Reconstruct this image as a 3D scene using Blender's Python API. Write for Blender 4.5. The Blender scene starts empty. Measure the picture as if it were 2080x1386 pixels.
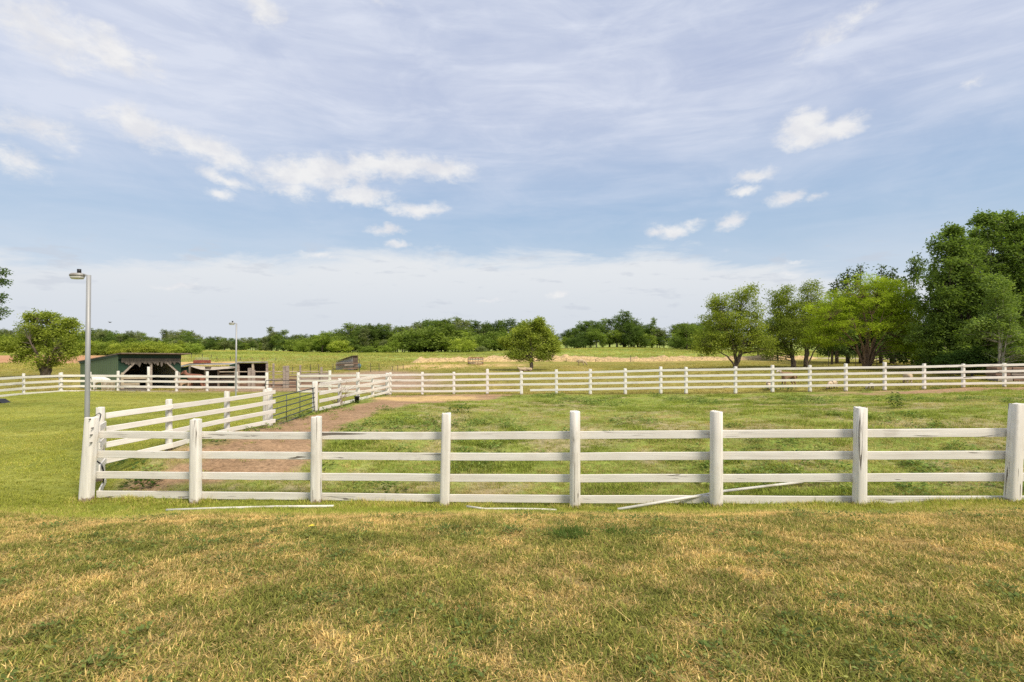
import bpy, math, random
import numpy as np
from mathutils import Vector, Matrix
random.seed(11)
rng = np.random.default_rng(11)
R = math.radians
sc = bpy.context.scene
COL = sc.collection

# ---------------------------------------------------------------- survey
# every position below was surveyed from the photograph as (column, row, distance)
F, CX, CY, CAMZ = 1070.0, 1040.0, 693.0, 3.5
def P(x, y, D): return Vector(((x - CX) * D / F, D, CAMZ - (y - CY) * D / F))
def XW(x, D): return (x - CX) * D / F

# ---------------------------------------------------------------- numpy noise
_tab = rng.random((256, 256))
def vnoise(x, y, seed=0):
    x = np.asarray(x, float) + seed * 17.31; y = np.asarray(y, float) + seed * 9.17
    xi = np.floor(x).astype(int); yi = np.floor(y).astype(int)
    fx = x - xi; fy = y - yi
    fx = fx * fx * (3 - 2 * fx); fy = fy * fy * (3 - 2 * fy)
    a = _tab[xi & 255, yi & 255]; b = _tab[(xi + 1) & 255, yi & 255]
    c = _tab[xi & 255, (yi + 1) & 255]; d = _tab[(xi + 1) & 255, (yi + 1) & 255]
    return (a * (1 - fx) + b * fx) * (1 - fy) + (c * (1 - fx) + d * fx) * fy
def fbm(x, y, s, octv=4, seed=0):
    t = 0; a = .5; n = 0
    for o in range(octv):
        t = t + a * vnoise(np.asarray(x) / s * 2 ** o, np.asarray(y) / s * 2 ** o, seed + o); n += a; a *= .55
    return t / n
def sstep(a, b, x):
    t = np.clip((x - a) / (b - a), 0, 1); return t * t * (3 - 2 * t)

# ---------------------------------------------------------------- terrain
FRONT = [(175,1018,187,848,33),(397,1023,398,852,27),(642,1023,643,847,25),(903,1030,907,840,22),(1168,1034,1168,836,23),
         (1455,1031,1455,836,28),(1746,1030,1748,828,31),(2056,1023,2066,821,37),(2385,1020,2390,815,38)]
FD = [10.8 - .25 * k for k in range(9)]
SIDE = [(343,914,812,13.24,15),(461,875,795,15.68,13),(548,868,789,18.11,13)]
SIDE2 = [(640,838,776,21.77,13),(690,827,769,25.0,8),(727,813,757,28.1,8.5),(757,807,764,31.2,7),(787,803,758,34.9,7)]
FAR = [(793,803,757),(858,803,756),(922,801,756),(990,801,750),(1059,802,754),(1130,801,751),(1199,802,750),(1270,802,749),(1342,801,745),
       (1393.5,801,746),(1494,801,745),(1569,798,742),(1645,797,742),(1718,796,739),(1797,794,736),(1877,792,739),(1956.5,788,739.5),(2040,787,738),(2127,786,736)]
def far_D(x):      # the far fence is one straight run
    p = (x - CX) / F   # X=-8.27+2.178k ; D=35-.2367k
    k = (p * 35 + 8.27) / (2.178 + .2367 * p)
    return 35 - .2367 * k
LEFT = [(542,795,757),(480,795.5,756),(421,795,755),(359,795,754.6),(302,795,745.6),(240,795,754),(183,794.5,756),(125,795.5,757),(48,802,759),(-30,810,761)]
LD = [37,37,37,37,37,37,37,36.5,33.6,30.5]

ctrl = []
for (x, y, *_), d in zip(FRONT, FD): ctrl.append((XW(x, d), d, P(x, y, d).z))
for x, y, t, d, w in SIDE + SIDE2: ctrl.append((XW(x, d), d, P(x, y, d).z))
for x, y, t in FAR: d = far_D(x); ctrl.append((XW(x, d), d, P(x, y, d).z))
for (x, y, t), d in zip(LEFT, LD): ctrl.append((XW(x, d), d, P(x, y, d).z))
for x in (-8, -3, 0, 3, 8):
    ctrl += [(x, 0, 1.9 + .01 * x), (x, 2.6, 1.76 + .008 * x), (x * 1.3, 5.0, 1.5 + .006 * x)]
for x, y, d in [(0,1062,7.2),(400,1054,7.2),(800,1049,7.2),(1200,1047,7.2),(1600,1044,7.1),(2060,1042,7.0),
                (0,1044,8.2),(400,1042,8.4),(1000,1042,8.4),(1600,1041,8.2),(2060,1038,8.0)]:
    ctrl.append((XW(x, d), d, P(x, y, d).z))
for x, y, d in [(20,960,12.5),(60,880,18),(60,840,24),(250,830,25),(420,812,31),(-300,900,16),(-400,820,26),
                (900,900,15.5),(1400,900,15),(1900,890,14.5),(1100,840,22.5),(1600,835,21),(2000,825,20),(2300,880,14),
                (163,792,41),(240,793,38),(367,791,41),(480,789,42),(600,785,42),(90,768,50),
                (1079,752,63),(1183,742,76),(900,740,80),(835,737,85),(1640,729,92),(1250,734,88),
                (1495,750,50),(1620,748,52),(1765,750,46),(1960,770,38),(2080,775,36),(2300,776,36),(1850,738,70),(2000,742,60),
                (-100,768,52),(0,738,85),(150,737,88),(60,722,125),(200,722,128),(300,726,115),(450,729,105),(600,727,105),
                (480,712.5,175),(620,716,175),(750,716.5,180),(900,715.5,180),(1050,713,180),(1290,706.5,170),(1400,710,170),(1130,709.5,170),(1600,714,165),(1800,716,150),(2100,720,130),
                (200,716,220),(0,716,220),(-300,720,200),(700,713,300),(1100,708,300),(1500,708,300),(2300,710,300),(-200,712,320),
                (1040,697,900),(200,697,900),(1900,697,900)]:
    ctrl.append((XW(x, d), d, P(x, y, d).z))
ctrl = np.array(ctrl)
def _warp(X, Y):
    Y = np.maximum(np.asarray(Y, float), 0)
    return np.stack([np.clip(np.asarray(X, float) / (Y + 3), -1.7, 1.7) * 1.3, np.log(Y + 3)], -1)
_c = _warp(ctrl[:, 0], ctrl[:, 1])
def _phi(r2): return .5 * r2 * np.log(r2 + 1e-9)
_n = len(_c)
_A = np.zeros((_n + 3, _n + 3))
_d2 = ((_c[:, None] - _c[None]) ** 2).sum(-1)
_A[:_n, :_n] = _phi(_d2) + np.eye(_n) * .0006
_A[:_n, _n] = 1; _A[:_n, _n + 1:] = _c; _A[_n:, :_n] = _A[:_n, _n:].T
_w = np.linalg.solve(_A, np.concatenate([ctrl[:, 2], [0, 0, 0]]))
def H(X, Y):
    X = np.atleast_1d(np.asarray(X, float)); Y = np.atleast_1d(np.asarray(Y, float))
    out = np.empty(X.size); q = _warp(X.ravel(), Y.ravel())
    for i in range(0, X.size, 40000):
        s = q[i:i + 40000]
        out[i:i + 40000] = _phi(((s[:, None] - _c[None]) ** 2).sum(-1)) @ _w[:_n] + _w[_n] + s @ _w[_n + 1:]
    bump = (fbm(X, Y, 1.3, 3, 5) - .5) * .05 * np.clip(1.2 - np.abs(Y.ravel() - 5).reshape(X.shape) * .02, .2, 1)
    return out.reshape(X.shape) + bump
def h(x, y): return float(H(x, y)[0])

# ---------------------------------------------------------------- zones
def poly_w(X, Y, poly, soft):
    X = np.asarray(X, float); Y = np.asarray(Y, float)
    ins = np.zeros(X.shape, bool); d = np.full(X.shape, 1e9)
    n = len(poly)
    for i in range(n):
        x1, y1 = poly[i]; x2, y2 = poly[(i + 1) % n]
        c = ((y1 > Y) != (y2 > Y)) & (X < (x2 - x1) * (Y - y1) / ((y2 - y1) or 1e-9) + x1)
        ins ^= c
        t = np.clip(((X - x1) * (x2 - x1) + (Y - y1) * (y2 - y1)) / ((x2 - x1) ** 2 + (y2 - y1) ** 2 + 1e-9), 0, 1)
        d = np.minimum(d, np.hypot(X - x1 - t * (x2 - x1), Y - y1 - t * (y2 - y1)))
    sd = np.where(ins, d, -d)
    return np.clip(.5 + sd / soft, 0, 1)
def blob(X, Y, x, y, rx, ry): return np.exp(-(((X - x) / rx) ** 2 + ((Y - y) / ry) ** 2))
def front_line(X):   # distance of the front fence at X
    return 9.92 - .1025 * np.asarray(X)
def side_line(Y): return -8.75 + .02 * (np.asarray(Y) - 10.8)
def far_line(X): return 34.1 - .1087 * np.asarray(X)
PADDOCK_DIRT = [(-8.5,11.2),(-6.8,11.2),(-5.0,12.4),(-5.6,15),(-6.0,19),(-6.0,23),(-4.6,26),(-2.4,29),(-.4,32.0),(.5,34.2),(-7.8,34.6),(-7.6,27),(-8.0,20.5),(-8.2,14)]
def zones(X, Y):
    X = np.asarray(X, float); Y = np.asarray(Y, float)
    z = {}
    n1 = fbm(X, Y, 2.2, 4, 1); n2 = fbm(X, Y, .8, 3, 2); n3 = fbm(X, Y, 6, 3, 3)
    fl = front_line(X); sl = side_line(Y); ff = far_line(X)
    inpad = sstep(-.15, .15, Y - fl) * sstep(-.15, .15, X - sl) * sstep(.3, -.3, Y - ff)
    crest = 7.75 - .02 * X + (n2 - .5) * .7
    fore = sstep(.75, -.75, Y - crest + (n2 - .5) * .8)
    fore = fore * sstep(-14, -9, X + (n1 - .5) * 3)
    bank = (1 - fore) * sstep(.5, -.3, Y - fl) * sstep(-10, -8.0, X)
    z['fore'] = fore; z['bank'] = bank; z['pad'] = inpad
    z['lawn'] = (1 - fore) * (1 - bank) * (1 - inpad) * sstep(.5, -.5, X - sl) * sstep(.5, -.5, Y - 36.6)
    z['past'] = sstep(-.3, .3, Y - np.where(X > sl, ff, 36.6)) * sstep(100, 84, Y + (n3 - .5) * 8)
    z['mead'] = sstep(84, 100, Y + (n3 - .5) * 8)
    dirt = poly_w(X + (n1 - .5) * 2.0, Y + (n2 - .5) * 2.0, PADDOCK_DIRT, 1.4) * inpad
    # bare strip under the far fence on the right and worn spots in the paddock
    dirt = np.maximum(dirt, inpad * np.clip(sstep(2.3, .4, np.abs(Y - ff + 1.3) + (n2 - .5) * 3.2) * sstep(13, 22, X + (n1 - .5) * 7), 0, 1) * .75)
    spots = sstep(.56, .74, n1 * .45 + n2 * .55) * inpad * sstep(26, 12, Y) * .42
    dirt = np.maximum(dirt, spots)
    z['dirt'] = dirt
    yard = poly_w(X + (n1 - .5) * 3, Y + (n3 - .5) * 8, [(-26,37.2),(-9,36.2),(-5,40),(-9,58),(-15,67),(-21,62),(-24,44)], 5)
    z['yard'] = yard
    straw = blob(X, Y, -5.0, 30.6, 3.0, 2.6) * 1.25 * inpad
    straw = np.maximum(straw, .9 * blob(X, Y, -10.5, 74, 7.5, 7.5))
    straw = np.maximum(straw, .6 * blob(X, Y, -2, 76, 8, 6))
    straw = np.maximum(straw, poly_w(X + (n3 - .5) * 8, Y, [(-62,79),(-43,79),(-43,92),(-64,92)], 3))
    z['straw'] = np.clip(straw * (.7 + .9 * (n2 - .2)), 0, 1)
    z['red'] = poly_w(X + (n3 - .5) * 8, Y + (n3 - .5) * 10, [(-120,82),(-70,86),(-64,100),(-84,127),(-150,129)], 5)
    # dryness : 0 lush green .. 1 straw brown
    dr = .47 + .20 * np.exp(-((Y - 7.3) / .5) ** 2) + (fbm(X, Y, 1.5, 3, 21) - .5) * .5 + (fbm(X, Y, .55, 3, 22) - .5) * .65 + (fbm(X, Y, .17, 3, 23) - .5) * 1.35
    for bx, by, rx, ry, a in [(1060,1170,160,22,.5),(1560,1160,120,25,.55),(1750,1110,150,14,.3),(300,1050,500,9,.45),(1000,1048,500,8,.45),(1600,1046,500,8,.4),(1680,1250,120,25,.35),(560,1110,60,12,.3),(1280,1060,160,10,.4),(200,1250,120,30,.25),
                              (1160,1105,90,16,-.75),(1260,1110,60,12,-.5),(1880,1170,140,28,-.6),(1640,1090,130,12,-.4),(100,1150,180,60,-.3),(760,1100,160,18,-.55),(640,1095,60,14,-.5),(560,1240,200,40,-.45),(1240,1330,140,40,-.3),(1820,1350,200,40,-.25),(940,1300,120,40,-.3),(330,1120,120,16,-.35),(1260,1210,110,25,-.35)]:
        # the patch lies on the ground that the surveyed ray meets
        zz = 1.3
        for _ in range(6):
            Dp = F * (CAMZ - zz) / (by - CY); zz = np.interp(Dp, [0, 2.6, 5, 7.2], [1.9, 1.76, 1.5, 1.15])
        X0 = XW(bx, Dp); rX = rx * Dp / F; rY = max(.25, ry * Dp * Dp / (F * (CAMZ - zz)))
        dr = dr + a * .45 * blob(X, Y, X0, Dp, rX, rY)
    z['dry'] = np.clip(dr, 0, 1)
    z['n1'] = n1; z['n2'] = n2; z['n3'] = n3
    return z

# ---------------------------------------------------------------- node helpers
def new_mat(name):
    m = bpy.data.materials.new(name); m.use_nodes = True
    nt = m.node_tree; nt.nodes.clear()
    out = nt.nodes.new('ShaderNodeOutputMaterial')
    return m, nt, out
class N:
    def __init__(s, nt): s.nt = nt
    def n(s, t, **k):
        nd = s.nt.nodes.new('ShaderNode' + t)
        for a, v in k.items(): setattr(nd, a, v)
        return nd
    def put(s, sock, v):
        if hasattr(v, 'is_output') or isinstance(v, bpy.types.NodeSocket): s.nt.links.new(v, sock)
        elif v is not None: sock.default_value = v
    def math(s, op, a, b=None, c=None, clamp=False):
        nd = s.n('Math', operation=op, use_clamp=clamp); s.put(nd.inputs[0], a)
        if b is not None: s.put(nd.inputs[1], b)
        if c is not None: s.put(nd.inputs[2], c)
        return nd.outputs[0]
    def vm(s, op, a, b=None):
        nd = s.n('VectorMath', operation=op); s.put(nd.inputs[0], a)
        if b is not None:
            s.put(nd.inputs['Scale' if op == 'SCALE' else 1], b)
        return nd.outputs[0]
    def mix(s, f, a, b, blend='MIX'):
        nd = s.n('Mix', data_type='RGBA', blend_type=blend); s.put(nd.inputs[0], f)
        s.put(nd.inputs[6], a if not isinstance(a, tuple) else (*a, 1)[:4]); s.put(nd.inputs[7], b if not isinstance(b, tuple) else (*b, 1)[:4])
        return nd.outputs[2]
    def ss(s, x, a, b, o0=0., o1=1.):
        nd = s.n('MapRange', interpolation_type='SMOOTHSTEP'); s.put(nd.inputs[0], x)
        for i, v in ((1, a), (2, b), (3, o0), (4, o1)): s.put(nd.inputs[i], v)
        return nd.outputs[0]
    def noise(s, vec, scale, detail=4, rough=.55, dist=0.):
        nd = s.n('TexNoise'); s.put(nd.inputs['Vector'], vec)
        for k, v in (('Scale', scale), ('Detail', detail), ('Roughness', rough), ('Distortion', dist)): nd.inputs[k].default_value = v
        return nd.outputs[0]
    def mapping(s, vec, loc=(0, 0, 0), rot=(0, 0, 0), scale=(1, 1, 1), vt='POINT'):
        nd = s.n('Mapping', vector_type=vt); s.put(nd.inputs[0], vec)
        nd.inputs[1].default_value = loc; nd.inputs[2].default_value = rot; nd.inputs[3].default_value = scale
        return nd.outputs[0]
    def attr(s, name, kind='GEOMETRY'):
        nd = s.n('Attribute', attribute_name=name, attribute_type=kind); return nd
    def bsdf(s, color, rough=.8, bump=None, bstr=.3, bdist=.02, metal=0., spec=.3):
        b = s.n('BsdfPrincipled'); s.put(b.inputs['Base Color'], color if not isinstance(color, tuple) else (*color, 1)[:4])
        s.put(b.inputs['Roughness'], rough); b.inputs['Metallic'].default_value = metal; b.inputs['Specular IOR Level'].default_value = spec
        if bump is not None:
            bp = s.n('Bump'); bp.inputs['Strength'].default_value = bstr; bp.inputs['Distance'].default_value = bdist
            s.put(bp.inputs['Height'], bump); s.put(b.inputs['Normal'], bp.outputs[0])
        return b.outputs[0]

def simple_mat(name, col, rough=.7, var=.25, scale=6, stretch=(1, 1, 1), metal=0., bstr=.2, dirt=None):
    m, nt, out = new_mat(name); q = N(nt)
    co = q.n('TexCoord').outputs['Object']; rnd = q.n('ObjectInfo').outputs['Random']
    v = q.vm('ADD', q.mapping(co, scale=stretch), q.vm('SCALE', (7., 3., 5.), rnd))
    nz = q.noise(v, scale, 5, .6)
    c = q.mix(q.ss(nz, .3, .7), tuple(x * (1 - var) for x in col), tuple(min(1, x * (1 + var)) for x in col))
    if dirt: c = q.mix(q.math('MULTIPLY', q.ss(q.noise(v, scale * .45, 6, .7), .52, .68), .8), c, dirt)
    q.put(out.inputs[0], q.bsdf(c, rough, nz, bstr, .01, metal))
    return m

def wood_paint():
    m, nt, out = new_mat('white_fence_paint'); q = N(nt)
    co = q.n('TexCoord').outputs['Object']; oi = q.n('ObjectInfo')
    sep = q.n('SeparateColor'); q.put(sep.inputs[0], oi.outputs['Color'])
    wear, horiz, base = sep.outputs[0], sep.outputs[1], sep.outputs[2]
    off = q.vm('SCALE', (23., 31., 17.), oi.outputs['Random'])
    vv = q.mapping(co, scale=(26, 26, 1.1)); vh = q.mapping(co, scale=(1.1, 26, 26))
    mx = q.n('Mix', data_type='VECTOR'); q.put(mx.inputs[0], horiz); q.put(mx.inputs[4], vv); q.put(mx.inputs[5], vh)
    v = q.vm('ADD', mx.outputs[1], off)
    g = q.noise(v, 1.0, 5, .65, .35)
    big = q.noise(q.vm('ADD', co, off), 2.2, 4, .6)
    v2 = q.vm('SCALE', v, .5)
    lo = q.math('SUBTRACT', .70, q.math('MULTIPLY', wear, .115))
    crack = q.math('MULTIPLY', q.ss(q.noise(v2, 1.3, 2, .5, 1.1), lo, q.math('ADD', lo, .035)), q.ss(big, .30, .46))
    paint = q.mix(q.ss(g, .3, .7), (.72, .675, .605), (.85, .81, .735))
    paint = q.mix(q.math('MULTIPLY', q.ss(q.noise(v2, .7, 4, .6), .42, .68), .34), paint, (.58, .525, .44))
    paint = q.mix(q.math('MULTIPLY', q.ss(big, .45, .75), .22), paint, (.62, .565, .475))
    bare = q.mix(g, (.25, .21, .165), (.44, .38, .31))
    flake = q.math('MULTIPLY', q.ss(q.math('ADD', q.math('MULTIPLY', g, .7), q.math('MULTIPLY', big, .5)), .64, .74), q.math('MULTIPLY', wear, .7), clamp=True)
    c = q.mix(flake, paint, bare)
    c = q.mix(q.math('MULTIPLY', crack, .9), c, (.11, .09, .07))
    sx = q.n('SeparateXYZ'); q.put(sx.inputs[0], co)
    zz = q.math('ADD', sx.outputs[2], q.math('MULTIPLY', q.noise(q.vm('ADD', co, off), 16, 3, .6), -.22))
    foot = q.math('MULTIPLY', q.ss(zz, .0, -.07), base)
    c = q.mix(q.math('MULTIPLY', foot, .85), c, (.20, .115, .07))
    hgt = q.math('SUBTRACT', g, q.math('MULTIPLY', crack, 1.2))
    q.put(out.inputs[0], q.bsdf(c, .6, hgt, .5, .006, 0., .25))
    return m

def leaf_mat(name, trans=.42):
    m, nt, out = new_mat(name); q = N(nt)
    oc = q.n('ObjectInfo').outputs['Color']; t = q.attr('tone').outputs['Fac']
    c = q.mix(1., oc, q.mix(t, (.62, .66, .55), (1.38, 1.30, 1.35)), 'MULTIPLY')
    d = q.n('BsdfDiffuse'); q.put(d.inputs[0], c)
    tr = q.n('BsdfTranslucent'); q.put(tr.inputs[0], q.mix(1., c, (1.25, 1.35, .55), 'MULTIPLY'))
    ms = q.n('MixShader'); ms.inputs[0].default_value = trans; q.put(ms.inputs[1], d.outputs[0]); q.put(ms.inputs[2], tr.outputs[0])
    q.put(out.inputs[0], ms.outputs[0])
    return m

def grass_mat(name, green, green2, dry, dry2):
    m, nt, out = new_mat(name); q = N(nt)
    dr = q.attr('dry', 'INSTANCER').outputs['Fac']; sh = q.attr('shade', 'INSTANCER').outputs['Fac']
    rnd = q.attr('rnd').outputs['Color']; sp = q.n('SeparateColor'); q.put(sp.inputs[0], rnd)
    f = q.ss(q.math('ADD', dr, q.math('MULTIPLY', q.math('SUBTRACT', sp.outputs[0], .5), 1.05)), .34, .66)
    gcol = q.mix(sp.outputs[1], green, green2); dcol = q.mix(sp.outputs[1], dry, dry2)
    c = q.mix(f, gcol, dcol)
    c = q.mix(1., c, q.mix(sh, (.74, .76, .74), (1.3, 1.27, 1.2)), 'MULTIPLY')
    c = q.mix(1., c, q.mix(sp.outputs[2], (.62, .62, .62), (1.5, 1.46, 1.36)), 'MULTIPLY')
    d = q.n('BsdfDiffuse'); q.put(d.inputs[0], c)
    tr = q.n('BsdfTranslucent'); q.put(tr.inputs[0], q.mix(1., c, (1.1, 1.15, .7), 'MULTIPLY'))
    ms = q.n('MixShader'); ms.inputs[0].default_value = .3; q.put(ms.inputs[1], d.outputs[0]); q.put(ms.inputs[2], tr.outputs[0])
    q.put(out.inputs[0], ms.outputs[0])
    return m

# palette
G_FORE = ((.148, .172, .044), (.29, .29, .076), (.52, .365, .148), (.69, .52, .24))
G_LUSH = ((.25, .30, .045), (.38, .42, .085), (.40, .31, .11), (.52, .43, .19))
G_LAWN = ((.25, .285, .048), (.40, .40, .088), (.48, .41, .13), (.56, .48, .18))
G_PAD = ((.195, .25, .046), (.315, .37, .082), (.42, .345, .145), (.52, .42, .21))
G_PAST = ((.235, .225, .050), (.32, .285, .070), (.40, .315, .11), (.47, .37, .16))
G_MEAD = ((.24, .30, .065), (.34, .385, .092), (.42, .36, .12), (.50, .42, .16))

# ---------------------------------------------------------------- mesh helpers
def mesh_np(name, V, Q, attrs=None, smooth=False):
    V = np.asarray(V, np.float32); Q = np.asarray(Q, np.int32)
    me = bpy.data.meshes.new(name); k = Q.shape[1]
    me.vertices.add(len(V)); me.vertices.foreach_set('co', V.ravel())
    me.loops.add(Q.size); me.loops.foreach_set('vertex_index', Q.ravel())
    me.polygons.add(len(Q)); me.polygons.foreach_set('loop_start', np.arange(0, Q.size, k, dtype=np.int32))
    try: me.polygons.foreach_set('loop_total', np.full(len(Q), k, np.int32))
    except Exception: pass
    if smooth: me.polygons.foreach_set('use_smooth', np.ones(len(Q), bool))
    for an, (ty, data) in (attrs or {}).items():
        a = me.attributes.new(an, ty, 'POINT')
        a.data.foreach_set('color' if ty == 'FLOAT_COLOR' else ('vector' if ty == 'FLOAT_VECTOR' else 'value'), np.asarray(data, np.float32 if ty != 'INT' else np.int32).ravel())
    me.update(calc_edges=True); me.validate()
    return me
def link(name, me, mat=None, parent=None, loc=None):
    o = bpy.data.objects.new(name, me); COL.objects.link(o)
    if mat is not None and me is not None and not me.materials: me.materials.append(mat)
    if parent is not None: o.parent = parent
    if loc is not None: o.location = loc
    return o
def tag(o, label=None, cat=None, group=None, kind=None):
    if label: o['label'] = label
    if cat: o['category'] = cat
    if group: o['group'] = group
    if kind: o['kind'] = kind
    return o
def thing(name, loc, label, cat, group=None):
    o = bpy.data.objects.new(name, None); COL.objects.link(o); o.location = loc; o.empty_display_size = .3
    return tag(o, label, cat, group)
class MB:
    """collects shapes into one mesh"""
    def __init__(s): s.v = []; s.f = []; s.n = 0
    def add(s, V, Fc):
        s.v += [tuple(p) for p in V]; s.f += [tuple(i + s.n for i in f) for f in Fc]; s.n += len(V); return s
    def box(s, c, d, rot=None):
        x, y, z = d[0] / 2, d[1] / 2, d[2] / 2
        V = [Vector(p) for p in ((-x,-y,-z),(x,-y,-z),(x,y,-z),(-x,y,-z),(-x,-y,z),(x,-y,z),(x,y,z),(-x,y,z))]
        if rot is not None: V = [rot @ p for p in V]
        return s.add([p + Vector(c) for p in V], [(0,3,2,1),(4,5,6,7),(0,1,5,4),(1,2,6,5),(2,3,7,6),(3,0,4,7)])
    def beam(s, a, b, w, hgt, up=Vector((0, 0, 1))):
        a, b = Vector(a), Vector(b); x = (b - a).normalized(); y = up.cross(x).normalized(); z = x.cross(y)
        rot = Matrix((x, y, z)).transposed()
        return s.box((a + b) / 2, ((b - a).length, w, hgt), rot)
    def tube(s, pts, rad, n=7, cap=True):
        pts = [Vector(p) for p in pts]; rad = rad if isinstance(rad, (list, tuple)) else [rad] * len(pts)
        V = []; prev = None
        for i, p in enumerate(pts):
            t = (pts[min(i + 1, len(pts) - 1)] - pts[max(i - 1, 0)]).normalized()
            if prev is None: u = t.orthogonal().normalized()
            else: u = (prev - t * prev.dot(t)).normalized()
            prev = u; w = t.cross(u)
            for k in range(n):
                a = 2 * math.pi * k / n; V.append(p + (u * math.cos(a) + w * math.sin(a)) * rad[i])
        Fc = [(i * n + k, i * n + (k + 1) % n, (i + 1) * n + (k + 1) % n, (i + 1) * n + k) for i in range(len(pts) - 1) for k in range(n)]
        if cap: Fc += [tuple(range(n - 1, -1, -1)), tuple((len(pts) - 1) * n + k for k in range(n))]
        return s.add(V, Fc)
    def poly(s, pts): return s.add([Vector(p) for p in pts], [tuple(range(len(pts)))])
    def prism(s, pts, off):
        n = len(pts); off = Vector(off); pts = [Vector(p) for p in pts]
        return s.add(pts + [p + off for p in pts], [tuple(range(n - 1, -1, -1)), tuple(range(n, 2 * n))] + [(i, (i + 1) % n, n + (i + 1) % n, n + i) for i in range(n)])
    def mesh(s, name, smooth=False):
        me = bpy.data.meshes.new(name); me.from_pydata([tuple(p) for p in s.v], [], s.f)
        if smooth:
            for p in me.polygons: p.use_smooth = True
        me.update(); return me
    def part(s, name, mat, root, smooth=False):
        """one mesh part under its thing (root has no rotation)"""
        if root is not None:
            o = root.location; s.v = [(p[0] - o.x, p[1] - o.y, p[2] - o.z) for p in s.v]
        return link(name, s.mesh(name, smooth), mat, root)
    def solo(s, name, mat, base, smooth=False):
        b = Vector(base); s.v = [(p[0] - b.x, p[1] - b.y, p[2] - b.z) for p in s.v]
        return link(name, s.mesh(name, smooth), mat, None, b)

# ---------------------------------------------------------------- materials
M = {}
M['fence'] = wood_paint()
M['leaf'] = leaf_mat('foliage_leaf')
M['bark'] = simple_mat('tree_bark', (.13, .10, .075), .9, .35, 9, (1, 1, .2), bstr=.6)
M['bark_warm'] = simple_mat('reddish_bark', (.21, .135, .09), .9, .3, 9, (1, 1, .2), bstr=.5)
M['bark_pale'] = simple_mat('pale_bark', (.34, .31, .25), .9, .3, 6, (1, 1, .3), bstr=.5, dirt=(.12, .1, .08))
M['galv'] = simple_mat('galvanised_steel', (.36, .36, .35), .55, .12, 3, (1, 1, .2), .35, .1)
M['gate'] = simple_mat('gate_grey_green', (.07, .085, .08), .5, .2, 5, metal=.2)
M['gate2'] = simple_mat('gate_dark_grey', (.07, .075, .075), .5, .2, 5, metal=.2)
M['green'] = simple_mat('green_barn_paint', (.110, .155, .078), .55, .08, 1.2, (1, 1, .4), bstr=.05)
M['greendark'] = simple_mat('dark_green_paint', (.022, .055, .032), .6, .15, 3)
M['roofrust'] = simple_mat('rusty_roof_sheet', (.20, .15, .11), .8, .3, 4, dirt=(.12, .07, .04))
M['greywood'] = simple_mat('weathered_grey_wood', (.36, .30, .245), .85, .25, 5, (.4, 1, 3), dirt=(.2, .16, .13))
M['palewood'] = simple_mat('pale_lumber', (.52, .43, .31), .85, .2, 5, (.4, 1, 3))
M['brownwood'] = simple_mat('brown_planks', (.24, .155, .11), .85, .3, 4, (.4, 1, 4), dirt=(.13, .085, .06))
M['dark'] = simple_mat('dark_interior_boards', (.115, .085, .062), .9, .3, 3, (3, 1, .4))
M['tin'] = simple_mat('grey_tin', (.40, .39, .36), .6, .15, 3, metal=.2, dirt=(.25, .2, .16))
M['canvas'] = simple_mat('dirty_tan_canvas', (.47, .40, .31), .9, .15, 3, dirt=(.33, .26, .2))
M['palm'] = simple_mat('torn_grey_tarp', (.18, .15, .12), .9, .3, 8, (1, 1, .3))
M['pvc'] = simple_mat('white_pipe', (.68, .645, .57), .5, .12, 3, dirt=(.42, .38, .29))
M['black'] = simple_mat('black_plastic', (.022, .022, .024), .45, .2, 4)
M['straw'] = simple_mat('old_straw', (.50, .355, .175), .95, .4, 3.5, (1, 1, 1.6), bstr=1., dirt=(.30, .195, .095))
M['red'] = simple_mat('rusty_red_metal', (.23, .075, .05), .7, .25, 4)
M['teal'] = simple_mat('teal_painted_metal', (.10, .19, .20), .6, .2, 4)
M['vine'] = simple_mat('dead_vine', (.27, .19, .125), .9, .3, 6)
M['yellow'] = simple_mat('yellow_leaf', (.72, .60, .06), .7, .15, 5)
M['lens'] = simple_mat('lamp_lens', (.62, .60, .54), .3, .05, 3)
M['tpost'] = simple_mat('steel_fence_stake', (.10, .085, .07), .7, .3, 5)

def animal_mat(name, wool, legs, zsplit, nosex=9.):
    m, nt, out = new_mat(name); q = N(nt)
    co = q.n('TexCoord').outputs['Object']; sx = q.n('SeparateXYZ'); q.put(sx.inputs[0], co)
    nz = q.noise(co, 14, 4, .6)
    c = q.mix(nz, tuple(v * .8 for v in wool), tuple(min(1, v * 1.12) for v in wool))
    f = q.ss(q.math('ADD', sx.outputs[2], q.math('MULTIPLY', nz, .12)), zsplit + .1, zsplit)
    f2 = q.ss(sx.outputs[0], nosex, nosex + .06)
    c = q.mix(q.math('MAXIMUM', f, f2), c, legs)
    q.put(out.inputs[0], q.bsdf(c, .95, nz, .6, .03, 0., .1)); return m

# ---------------------------------------------------------------- world : sky and clouds
w = bpy.data.worlds.new('World'); sc.world = w; w.use_nodes = True
nt = w.node_tree; nt.nodes.clear(); q = N(nt)
SUN_EL, SUN_AZ = 50, 135            # azimuth clockwise from straight ahead: behind and to the right
STR = .1
sky = q.n('TexSky', sky_type='NISHITA'); sky.sun_disc = False; sky.sun_elevation = R(SUN_EL); sky.sun_rotation = R(SUN_AZ)
sky.air_density = 1.0; sky.dust_density = .6; sky.ozone_density = 1.2; sky.altitude = 200
dirv = q.n('TexCoord').outputs['Generated']
sp = q.n('SeparateXYZ'); q.put(sp.inputs[0], dirv)
az = q.math('ARCTAN2', sp.outputs[0], sp.outputs[1]); el = q.math('ARCSINE', sp.outputs[2])
cb = q.n('CombineXYZ'); q.put(cb.inputs[0], az); q.put(cb.inputs[1], el); A = cb.outputs[0]
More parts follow.
